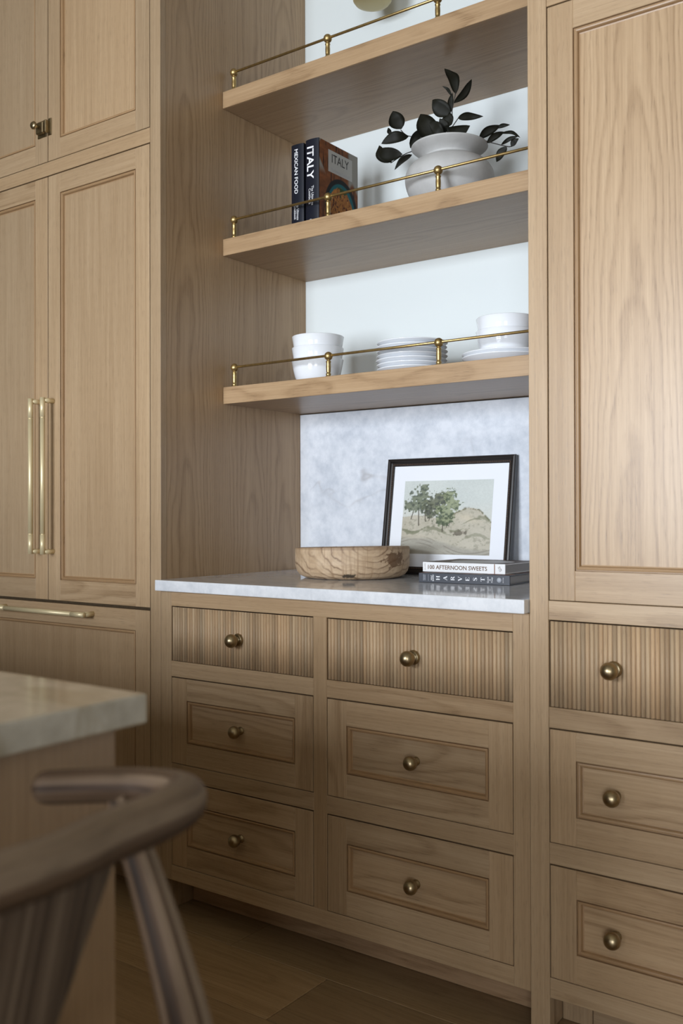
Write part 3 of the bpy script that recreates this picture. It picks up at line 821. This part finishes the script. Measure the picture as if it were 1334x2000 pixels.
grid_print('cover_print', b2, (0.0467 / 2 + 0.0003, -0.098 + 0.006, 0.0008), (0, 1, 0), (0, 0, 1), D_, H_ - 0.0016, 110, 140, italy_cover, M['print_cover'])
xx = 0.0467 / 2
link('title_label', pydata([(xx + 0.0005, -0.098 + 0.048, 0.165), (xx + 0.0005, -0.098 + 0.166, 0.165), (xx + 0.0005, -0.098 + 0.166, 0.228), (xx + 0.0005, -0.098 + 0.048, 0.228)], [(0, 1, 2, 3)]), M['label_grey'], b2, local=True)
link('lettering', text_mesh('ITALY', 0.084, 0.025, MAT((xx + 0.0007, -0.098 + 0.107, 0.2065), (0, 1, 0), (0, 0, 1)), 0.008), M['ink_black'], b2, local=True)
link('lettering', text_mesh('The Ultimate Cookbook', 0.094, 0.0085, MAT((xx + 0.0007, -0.098 + 0.107, 0.1735), (0, 1, 0), (0, 0, 1))), M['ink_grey'], b2, local=True)

# ------------------------------------------------------------------ books lying on the counter
def lying_book(name, label, origin, ang, length, depth, z0, th, cover_mat, spine_mat, pages):
    root = thing(name, label, 'book', (origin[0], origin[1], z0), None, (0, 0, ang))
    link('spine', box_mesh(0, length, -0.0008, 0.003, 0, th, 0.0007), spine_mat, root, local=True)
    link('cover', box_mesh(0, length, 0.0032, depth, 0, 0.0026, 0.0004), cover_mat, root, local=True)
    link('cover', box_mesh(0, length, 0.0032, depth, th - 0.0026, th, 0.0004), cover_mat, root, local=True)
    link('pages', box_mesh(0.004, length - 0.003, 0.0034, depth - 0.004, 0.0028, th - 0.0028, 0), pages, root, local=True)
    return root
zc = L['ct'] + 0.0003
hb = lying_book('cookbook', 'slate blue cookbook lettered HARVEST lying flat, lower of two on the counter', (0.6605, 0.3021), math.radians(3.9), 0.2535, 0.205, zc, 0.0245, M['cover_dark'], M['spine_slate'], M['paper_grey'])
sw = lying_book('cookbook', 'white spined cookbook lettered 100 AFTERNOON SWEETS lying on the slate book', (0.6415, 0.3538), math.radians(0.6), 0.2410, 0.205, zc + 0.0248, 0.0255, M['cover_white'], M['cover_white'], M['paper_grey'])
# the white book's jacket top: dark photograph with a pale round plate
def sweets_top(u, v):
    c = lerp(lin(70, 58, 52), lin(110, 98, 90), fbm(u * 8, v * 8, 77))
    r = np.sqrt(((u - 0.55) / 0.36) ** 2 + ((v - 0.42) / 0.38) ** 2)
    return lerp(c, lin(196, 198, 200), sst(r, 1.0, 0.97))
grid_print('cover_print', sw, (0.0005, 0.004, 0.0257), (1, 0, 0), (0, 1, 0), 0.240, 0.2, 60, 60, sweets_top, M['print_paper'])
def harvest_top(u, v):
    c = lerp(lin(40, 38, 40), lin(120, 60, 40), sst(fbm(u * 16, v * 16, 13), .5, .6))
    return lerp(c, lin(190, 170, 150), sst(fbm(u * 14, v * 14, 23), .62, .66))
grid_print('cover_print', hb, (0.0005, 0.004, 0.0246), (1, 0, 0), (0, 1, 0), 0.2525, 0.2, 60, 50, harvest_top, M['print_paper'])
def on_spine(root, me, mat): return link('lettering', me, mat, root, local=True)
yS = -0.0014
on_spine(sw, text_mesh('100 AFTERNOON SWEETS', 0.1740, 0.0110, MAT((0.1035, yS, 0.0125), (1, 0, 0), (0, 0, 1)), 0.012), M['ink_brown'])
up_ = ((0, 0, 1), (-1, 0, 0))          # letters turned to stand with the book upright
on_spine(sw, text_mesh('SARAH KIEFFER', 0.0180, 0.0022, MAT((0.0075, yS, 0.0127), *up_)), M['ink_brown'])
link('copper_stripe', box_mesh(0.2105, 0.2128, -0.0011, -0.0008, 0.0004, 0.0251, 0), M['copper_line'], sw, local=True)
# the little whisk flourish at the end of the white spine
fl = [(0.214, 0.006), (0.219, 0.008), (0.220, 0.012), (0.215, 0.013), (0.213, 0.010), (0.217, 0.0085), (0.2185, 0.014), (0.214, 0.018), (0.2105, 0.0165), (0.213, 0.014), (0.216, 0.020)]
link('emblem', tube_mesh(catmull([(a + 0.011, yS, b_) for a, b_ in fl], 4), 0.00028, 5, uv=False), M['ink_brown'], sw, local=True)
def serif_glyph(ch):
    """Modern-style capitals: thick stems, hair lines and slab hair serifs, on a unit square."""
    Q = []
    def bar(x0, y0, x1, y1, w):
        d = Vector((x1 - x0, y1 - y0)); n = Vector((-d.y, d.x)).normalized() * w / 2
        Q.append([(x0 + n.x, y0 + n.y), (x0 - n.x, y0 - n.y), (x1 - n.x, y1 - n.y), (x1 + n.x, y1 + n.y)])
    T_, t_ = 0.22, 0.07
    sv = lambda x, y, w=0.38: bar(x - w / 2, y, x + w / 2, y, t_)
    if ch == 'H':
        for x in (0.2, 0.8): bar(x, 0, x, 1, T_); sv(x, 0.03); sv(x, 0.97)
        bar(0.2, 0.5, 0.8, 0.5, t_)
    elif ch == 'A':
        bar(0.12, 0.0, 0.5, 1, t_); bar(0.85, 0.0, 0.5, 1, T_); bar(0.25, 0.33, 0.72, 0.33, t_); sv(0.12, 0.03, .28); sv(0.86, 0.03, .36)
    elif ch == 'V':
        bar(0.15, 1.0, 0.5, 0, T_); bar(0.88, 1.0, 0.5, 0, t_); sv(0.15, 0.97, .36); sv(0.88, 0.97, .28)
    elif ch == 'E':
        bar(0.25, 0, 0.25, 1, T_); bar(0.1, 0.03, 0.85, 0.03, t_); bar(0.1, 0.97, 0.82, 0.97, t_); bar(0.25, 0.5, 0.65, 0.5, t_); bar(0.83, 0, 0.83, .25, t_); bar(0.8, 0.77, 0.8, 1, t_)
    elif ch == 'T':
        bar(0.5, 0, 0.5, 1, T_); bar(0.08, 0.97, 0.92, 0.97, t_); sv(0.5, 0.03, .42); bar(0.1, .76, .1, 1, t_); bar(0.9, .76, .9, 1, t_)
    elif ch == 'R':
        bar(0.24, 0, 0.24, 1, T_); sv(0.24, 0.03); bar(0.1, 0.97, 0.6, 0.97, t_); bar(0.24, 0.5, 0.6, 0.5, t_)
        bar(0.6, .97, .74, .86, .12); bar(.74, .88, .74, .6, T_ * .9); bar(.74, .62, .6, .5, .12); bar(0.5, 0.5, 0.85, 0.0, T_); sv(.88, .03, .2)
    elif ch == 'S':
        P_ = [(0.8, 0.75), (0.75, .93), (0.5, 0.98), (0.25, .88), (0.24, .7), (0.5, .53), (0.77, .36), (0.76, .13), (0.5, 0.02), (0.25, .08), (0.2, 0.28)]
        Wd = [t_, t_, .1, .16, .2, .24, .2, .14, .09, t_]
        for i in range(10): bar(*P_[i], *P_[i + 1], Wd[i])
    vs, fs = [], []
    for q in Q:
        k = len(vs); vs += [(a - 0.5, b_ - 0.5, 0) for a, b_ in q]; fs.append((k, k + 1, k + 2, k + 3))
    return pydata(vs, fs)
for i, ch in enumerate('HARVEST'):
    me = serif_glyph(ch); me.transform(MAT((0.0560 + i * 0.0208, yS, 0.0125), *up_) @ Matrix.Diagonal((0.0115, 0.0105, 1, 1)))
    on_spine(hb, me, M['ink_white'])
on_spine(hb, text_mesh('TIEGHAN\nGERARD', 0.0165, 0.0075, MAT((0.0165, yS, 0.0125), *up_)), M['ink_grey'])
link('divider_line', box_mesh(0.0279, 0.0284, -0.0010, -0.0008, 0.004, 0.021, 0), M['ink_grey'], hb, local=True)
on_spine(hb, text_mesh('HALF\nBAKED', 0.0165, 0.0090, MAT((0.0395, yS, 0.0125), *up_), 0.01), M['ink_white'])
on_spine(hb, text_mesh('Quick\n&\nCozy', 0.0160, 0.0165, MAT((0.2010, yS, 0.0125), *up_), 0.005), M['ink_white'])
link('emblem', lathe_mesh([(0, -0.0002), (0.0062, -0.0002), (0.0062, 0)], 24, 'y', (0.2250, -0.0008, 0.0125)), M['ink_grey'], hb, local=True)
on_spine(hb, text_mesh('POTTER', 0.0135, 0.0024, MAT((0.2360, yS, 0.0125), *up_)), M['ink_white'])

# ------------------------------------------------------------------ turned wooden bowl
BX, BY = 0.3975, 0.372
def wood_bowl():
    n = 120; Rr = 0.1610
    prof = [(0.0, 0.0), (0.122, 0.0), (0.134, 0.002), (0.147, 0.008), (0.1560, 0.019), (0.1598, 0.032)] + [(Rr + (0.0006 if k % 2 else 0), 0.032 + 0.0085 * k) for k in range(1, 7)] + \
           [(Rr - 0.001, 0.0852), (Rr - 0.005, 0.0862), (Rr - 0.016, 0.0862), (Rr - 0.019, 0.084), (0.138, 0.05), (0.12, 0.028), (0.0, 0.022)]
    # refine the outer wall so the figure of the wood can be carried by its points
    fine = []
    for a, b_ in zip(prof[:-1], prof[1:]):
        k = 7 if b_[0] > 0.14 else 2
        for t in range(k): fine.append((a[0] + (b_[0] - a[0]) * t / k, a[1] + (b_[1] - a[1]) * t / k))
    fine.append(prof[-1])
    n = 440
    vs, fs = [], []
    for (r, h) in fine:
        for k in range(n):
            a = 2 * math.pi * k / n
            s = 1 + 0.006 * math.sin(2 * a + 1) + 0.004 * math.sin(5 * a)
            tilt = (0.0045 * math.cos(a + 0.5)) * (h / 0.086) ** 2
            vs.append((r * s * math.cos(a), r * s * math.sin(a), h + tilt))
    for i in range(len(fine) - 1):
        for k in range(n):
            k2 = (k + 1) % n
            fs.append((i * n + k, i * n + k2, (i + 1) * n + k2, (i + 1) * n + k))
    me = pydata(vs, fs, True)
    co = np.array(vs)
    x, y_, z = co.T
    ang = np.arctan2(y_, x) * 1.0
    # grain: the bowl is cut across a log lying along its width, so the year rings wrap up from the foot
    ca = math.radians(-54.8)          # side of the bowl that faces the kitchen
    p = -x * math.sin(ca) + y_ * math.cos(ca)
    wob = (fbm(x * 16 + 40, y_ * 16 + 40, 61) - 0.5) * 0.030 + (fbm(p * 50 + 40, z * 60 + 40, 63) - 0.5) * 0.010
    ring = np.sqrt(((p - 0.045) * 0.62) ** 2 + ((z - 0.090) * 1.15) ** 2) + wob
    ph = (ring * 56) % 1.0
    line = np.exp(-((ph - 0.5) / 0.10) ** 2) * (0.35 + 0.9 * sst(fbm(p * 22 + 30, z * 30 + 30, 67), .35, .65)) + 0.25 * ph * ph
    base = lerp(lin(206, 182, 152), lin(176, 148, 116), fbm(ang * 9 + 60, z * 40 + 20, 71))
    base = lerp(base, lin(112, 84, 60), line * 0.72)
    base = lerp(base, lin(150, 120, 90), sst(fbm(ang * 46 + 300, z * 8 + 5, 81), .52, .75) * 0.6)
    # a brown bark stain to the right and a dark knot near the foot
    da = np.arctan2(np.sin(ang - ca - 0.80), np.cos(ang - ca - 0.80))
    st = np.sqrt((da / 0.24) ** 2 + ((z - 0.056) / 0.024) ** 2) + (fbm(ang * 22 + 90, z * 160 + 10, 91) - 0.5) * 1.7
    base = lerp(base, lin(96, 66, 38), sst(st, 1.0, 0.75) * 0.85)
    da = np.arctan2(np.sin(ang - ca + 0.06), np.cos(ang - ca + 0.06))
    kn = np.sqrt((da / 0.13) ** 2 + ((z - 0.012) / 0.006) ** 2) + (fbm(ang * 30 + 90, z * 200 + 10, 95) - 0.5) * 1.2
    base = lerp(base, lin(48, 42, 34), sst(kn, 1.0, 0.8) * 0.9)
    base = lerp(base, lin(120, 92, 68), sst(z, 0.079, 0.084) * 0.45)
    a = me.color_attributes.new('print', 'FLOAT_COLOR', 'POINT')
    a.data.foreach_set('color', np.concatenate([base, np.ones((len(base), 1))], 1).astype(np.float32).ravel())
    return me
o = dish('wooden_bowl', wood_bowl(), (BX, BY, L['ct'] + 0.0003), 'broad rustic wooden bowl with a brown stain standing on the stone counter', 'bowl', None)
o.data.materials.append(M['turned_wood'])

# ------------------------------------------------------------------ framed landscape leaning on the backsplash
tilt = math.atan2(0.0505, 0.3425)
FX0, FX1, FH = 0.3720, 0.7962, 0.3455
FYB = 0.5480
pic = thing('framed_picture', 'black framed landscape print with beaded edge leaning against the stone backsplash', 'picture', ((FX0 + FX1) / 2, FYB, L['ct'] + 0.0035), None, (-tilt, 0, 0))
w = FX1 - FX0
FP = [(0.0, 0.018), (0.0, 0.002), (0.0015, 0.0), (0.006, -0.001), (0.0085, 0.0005), (0.010, 0.0035), (0.0112, 0.0052), (0.0150, 0.0070), (0.0190, 0.0070), (0.0200, 0.0082), (0.0218, 0.0092), (0.0222, 0.0115)]
me = ring_mesh(-w / 2, w / 2, 0, FH, FP)
bm = bmesh.new(); bm.from_mesh(me); bmesh.ops.recalc_face_normals(bm, faces=bm.faces); bm.to_mesh(me); bm.free()
link('frame', me, M['frame_black'], pic, local=True)
beads = []
def bead_line(a, b_, n):
    for i in range(n):
        t = (i + 0.5) / n; beads.append((a[0] + (b_[0] - a[0]) * t, a[1] + (b_[1] - a[1]) * t))
q = 0.0170
bead_line((-w / 2 + q, q), (w / 2 - q, q), 66); bead_line((-w / 2 + q, FH - q), (w / 2 - q, FH - q), 66)
bead_line((-w / 2 + q, q), (-w / 2 + q, FH - q), 52); bead_line((w / 2 - q, q), (w / 2 - q, FH - q), 52)
bm = bmesh.new()
for (a, c) in beads:
    bmesh.ops.create_icosphere(bm, subdivisions=1, radius=0.0023, matrix=Matrix.Translation((a, 0.0066, c)) @ Matrix.Diagonal((1, 0.8, 1, 1)))
o = link('beading', smooth(from_bm(bm)), M['frame_bronze'], pic, local=True); o['label'] = 'bronze beaded edge'; o['kind'] = 'stuff'
link('mat_board', box_mesh(-w / 2 + 0.0205, w / 2 - 0.0205, 0.0105, 0.0125, 0.0205, FH - 0.0205, 0), M['mat_board'], pic, local=True)
link('backing', box_mesh(-w / 2 + 0.003, w / 2 - 0.003, 0.0130, 0.0175, 0.003, FH - 0.003, 0), M['cover_dark'], pic, local=True)
def landscape(u, v):
    n1 = fbm(u * 7 + 3, v * 7 + 3, 101); n2 = fbm(u * 30, v * 30, 111, 5); n3 = fbm(u * 70, v * 70, 121, 3)
    sky = lerp(lin(192, 198, 194), lin(206, 211, 206), fbm(u * 3, v * 4, 131))
    c = lerp(sky, lin(204, 202, 192), sst(v, 0.75, 0.5) * 0.5)
    # dune ridge: low at left, rising right of the trees and falling to the right edge
    ridge = 0.50 + 0.03 * np.sin(u * 9) + 0.12 * np.exp(-((u - 0.72) / 0.20) ** 2) - 0.10 * sst(u, 0.84, 1.05) + (n2 - 0.5) * 0.03
    g = sst(ridge - v, -0.004, 0.012)
    sand = lerp(lin(196, 190, 174), lin(172, 166, 148), n1); sand = lerp(sand, lin(134, 130, 112), sst(n2, .55, .72) * 0.5)
    c = lerp(c, sand, g)
    # scrub on the ridge
    scrub = sst(np.abs(v - ridge + 0.012), 0.03, 0.0) * sst(n2, .44, .56) * sst(u, 0.5, 0.6)
    c = lerp(c, lin(98, 96, 66), scrub * 0.85)
    # pale dune face and green swards
    pale = np.exp(-(((u - 0.74) / 0.13) ** 2 + ((v - 0.50 + (u - .7) * .3) / 0.06) ** 2) * 1.5)
    c = lerp(c, lin(200, 190, 168), np.clip(pale, 0, 1) * g * 0.8)
    for (cu, cv, su, sv, k) in ((0.12, 0.335, 0.20, 0.030, .8), (0.40, 0.30, 0.22, 0.035, .7), (0.62, 0.36, 0.10, 0.02, .7), (0.86, 0.22, 0.20, 0.030, .5), (0.80, 0.43, 0.14, 0.014, .6), (0.93, 0.46, 0.1, .03, .6)):
        e_ = np.exp(-(((u - cu) / su) ** 2 + ((v - cv + 0.05 * np.sin(u * 13)) / sv) ** 2))
        c = lerp(c, lin(108, 112, 84), sst(e_ + (n2 - .5) * .8, .35, .75) * k)
    # dark bush in the middle right
    e_ = np.exp(-(((u - 0.66) / 0.09) ** 2 + ((v - 0.29) / 0.045) ** 2)); c = lerp(c, lin(92, 84, 70), sst(e_ + (n2 - .5) * 1.2, .45, .8) * .8)
    # cart track in the foreground
    tr = 0.20 + 0.05 * np.sin(u * 5 + 0.6) - 0.10 * (u - 0.3)
    fg = sst(tr - v, 0.0, 0.06)
    c = lerp(c, lerp(lin(172, 168, 156), lin(142, 138, 126), fbm(u * 5 + (v * 9), v * 20, 141)), fg * 0.9)
    for off in (0.055, 0.10, 0.15):
        ln = np.exp(-((v - (tr - off) - 0.04 * np.sin(u * 7)) / 0.006) ** 2); c = lerp(c, lin(98, 90, 76), ln * 0.55 * sst(n1, .3, .5))
    e_ = np.exp(-(((u - 0.16) / 0.16) ** 2 + ((v - 0.235) / 0.03) ** 2)); c = lerp(c, lin(186, 178, 160), e_ * .8)
    # trunks
    for (x0, x1, y0, y1, w_) in ((0.195, 0.175, 0.38, 0.75, .008), (0.10, 0.13, 0.47, 0.62, .007), (0.27, 0.25, 0.44, 0.65, .006), (0.31, 0.33, 0.45, 0.65, .006), (0.47, 0.47, 0.30, 0.62, .008), (0.515, 0.53, 0.36, 0.55, .005), (0.54, 0.56, .37, .55, .004)):
        f = (v - y0) / (y1 - y0); xc = x0 + (x1 - x0) * f
        c = lerp(c, lin(70, 62, 52), sst(np.abs(u - xc), w_, w_ * .5) * (f > 0) * (f < 1) * .9)
    # crowns
    def crown(blobs, dk, lt, sd):
        nonlocal c
        f = np.full_like(u, -9.0)
        for (a, b_, ra, rb) in blobs: f = np.maximum(f, 1.25 - np.sqrt(((u - a) / ra) ** 2 + ((v - b_) / rb) ** 2))
        mk = sst(f + (fbm(u * 40, v * 36, sd, 5) - 0.5) * 1.9, 0.22, 0.52)
        tone = sst(fbm(u * 34 + 7, v * 34 + v * 5, sd + 9, 5) + 0.25 * (v - 0.6), .34, .66)
        c = lerp(c, lerp(dk, lt, tone), mk * 0.93)
    crown([(0.19, 0.78, 0.10, 0.13), (0.10, 0.66, 0.10, 0.10), (0.22, 0.66, 0.12, 0.10), (0.23, 0.90, 0.06, 0.06)], lin(58, 68, 52), lin(112, 120, 96), 151)
    crown([(0.35, 0.66, 0.13, 0.14), (0.42, 0.74, 0.12, 0.10), (0.33, 0.56, 0.09, 0.10)], lin(52, 58, 44), lin(100, 104, 80), 171)
    crown([(0.53, 0.78, 0.09, 0.10), (0.56, 0.66, 0.09, 0.10), (0.48, 0.58, 0.11, 0.12), (0.47, 0.46, 0.08, 0.10), (0.54, .48, .06, .08)], lin(66, 80, 54), lin(142, 150, 116), 191)
    c = c * (0.93 + 0.14 * n3[:, None])
    return c
grid_print('landscape_print', pic, (0.434 - (FX0 + FX1) / 2, 0.0102, 0.0600), (1, 0, 0), (0, 0, 1), 0.2955, 0.2180, 320, 236, landscape, M['print_paper'])

# ------------------------------------------------------------------ wall lamp above the top shelf
lamp = thing('wall_lamp', 'cream and brass dome wall lamp above the topmost shelf', 'lamp', (0.372, WALL - 0.001, 2.70))
lc = (0.372, 0.52, 2.622)
link('lamp_shade', lathe_mesh([(0, 0.0), (0.035, 0.001), (0.052, 0.006), (0.058, 0.014), (0.058, 0.06), (0.050, 0.085), (0.030, 0.10), (0.012, 0.105), (0.012, 0.118), (0.0, 0.118)], 40, 'z', lc), M['lamp_cream'], lamp)
link('lamp_arm', tube_mesh(catmull([(0.372, 0.52, 2.735), (0.372, 0.525, 2.765), (0.372, 0.56, 2.785), (0.372, 0.62, 2.775), (0.372, WALL - 0.006, 2.77)], 6), 0.006, 12, uv=False), M['aged_brass'], lamp)
link('backplate', lathe_mesh([(0, 0), (0.05, 0), (0.05, -0.006), (0.046, -0.009), (0, -0.009)], 32, 'y', (0.372, WALL - 0.001, 2.77)), M['aged_brass'], lamp)

# ------------------------------------------------------------------ island
IX, IY = 1.2535, -1.1935
isl = thing('island_cabinet', 'oak panelled kitchen island end in the near corner beside the stool', 'cabinet', (0.2, -1.75, 0))
board('end_panel', isl, 1.21, 1.23, -2.60, IY - 0.022, 0.09, 0.8896, 'z', True, tint=(0.74, 0.68, 0.62))
board('back_panel', isl, -1.2, 1.2095, IY - 0.042, IY - 0.022, 0.09, 0.8896, 'z', True, tint=(0.9, 0.85, 0.8))
board('carcass', isl, -1.2, 1.209, -2.60, IY - 0.043, 0.09, 0.889, 'x', tint=0.7)
board('toe_kick', isl, -1.15, 1.17, -2.52, IY - 0.10, 0.0005, 0.0895, 'x', tint=0.6)
o = link('island_countertop', box_mesh(-1.25, IX, -2.65, IY, 0.890, 0.920, 0.003, 2), M['island_stone'])
tag(o, 'beige grey veined stone island countertop in the near corner above the stool', 'countertop')

# ------------------------------------------------------------------ counter stool with bent top rail
stool = thing('counter_stool', 'dark cerused oak counter stool with a bent armrest rail at the island end', 'stool', (1.25, -1.54, 0))
SC = -1.54
half = [(1.2969, -1.3456, 0.869), (1.3315, -1.3190, 0.870), (1.3600, -1.3000, 0.870), (1.3945, -1.2960, 0.8705), (1.4225, -1.3120, 0.8715), (1.4390, -1.3530, 0.8725), (1.4500, -1.4180, 0.8745), (1.4640, -1.4700, 0.8765)]
pts = half + [(1.4660, SC, 0.8775)] + [(x, 2 * SC - y_, z) for (x, y_, z) in reversed(half)]
hr = [0.0143, 0.0145, 0.0150, 0.0165, 0.0185, 0.0190, 0.0185, 0.0182]
rr = hr + [0.0182] + hr[::-1]
P_ = catmull(pts, 5)
rad = [np.interp(i / 5, range(len(rr)), rr) for i in range(len(P_))]
tc_ = (0.74, 0.72, 0.70)
link('top_rail', tube_mesh(P_, rad, 20, round_end=True), M['cerused_oak'], stool, tint=tc_)
def mirror(ps): return [(x, 2 * SC - y_, z) for (x, y_, z) in ps]
leg = [(1.350, -1.3170, 0.862), (1.3625, -1.3140, 0.835), (1.3800, -1.3110, 0.795), (1.4010, -1.3060, 0.735), (1.4180, -1.3000, 0.670), (1.432, -1.292, 0.56), (1.440, -1.285, 0.35), (1.445, -1.278, 0.0)]
lr = [0.0095, 0.0125, 0.0150, 0.0180, 0.0205, 0.0215, 0.019, 0.014]
lp = catmull(leg, 4); lrad = [np.interp(i / 4, range(8), lr) for i in range(len(lp))]
for ps in (lp, mirror(lp)): link('leg', tube_mesh(ps, lrad, 16, upv=(0, 1, 0)), M['cerused_oak'], stool, tint=(0.78, 0.76, 0.74))
fl_ = catmull([(1.262, -1.330, 0.63), (1.258, -1.318, 0.3), (1.254, -1.305, 0.0)], 6)
for ps in (fl_, mirror(fl_)): link('leg', tube_mesh(ps, 0.016, 16, upv=(0, 1, 0)), M['cerused_oak'], stool, tint=tc_)
# splat: tapering curved back board
def splat():
    nu, nv = 11, 12; vs, fs = [], []
    for side in (0, 1):
        for j in range(nv):
            f = j / (nv - 1); z = 0.650 + (0.872 - 0.650) * f
            hw = 0.085 + (0.150 - 0.085) * f
            for i in range(nu):
                s = -1 + 2 * i / (nu - 1)
                xb = 1.392 + (1.458 - 1.392) * f - 0.020 * s * s * f
                vs.append((xb + (0.008 if side else -0.008) * (1 - 0.5 * abs(s) ** 6), SC + s * hw, z))
    N = nu * nv
    for j in range(nv - 1):
        for i in range(nu - 1):
            a = j * nu + i
            fs.append((a, a + nu, a + nu + 1, a + 1)); fs.append((N + a, N + a + 1, N + a + nu + 1, N + a + nu))
    ed = [i for i in range(nu)] + [j * nu + nu - 1 for j in range(1, nv)] + [(nv - 1) * nu + i for i in range(nu - 2, -1, -1)] + [j * nu for j in range(nv - 2, 0, -1)]
    for a, b_ in zip(ed, ed[1:] + ed[:1]): fs.append((a, b_, N + b_, N + a))
    return smooth(grain_uv(pydata(vs, fs), 'z', False))
link('splat', splat(), M['cerused_dark'], stool, tint=(0.9, 0.86, 0.82))
link('seat', box_mesh(1.24, 1.415, SC - 0.215, SC + 0.215, 0.620, 0.650, 0.008, 2), M['rush'], stool)
for s in (-1, 1):
    link('stretcher', tube_mesh([(1.256, SC + s * 0.228, 0.25), (1.440, SC + s * 0.255, 0.25)], 0.010, 12), M['cerused_oak'], stool, tint=tc_)
link('stretcher', tube_mesh([(1.256, SC - 0.228, 0.30), (1.256, SC + 0.228, 0.30)], 0.010, 12), M['cerused_oak'], stool, tint=tc_)
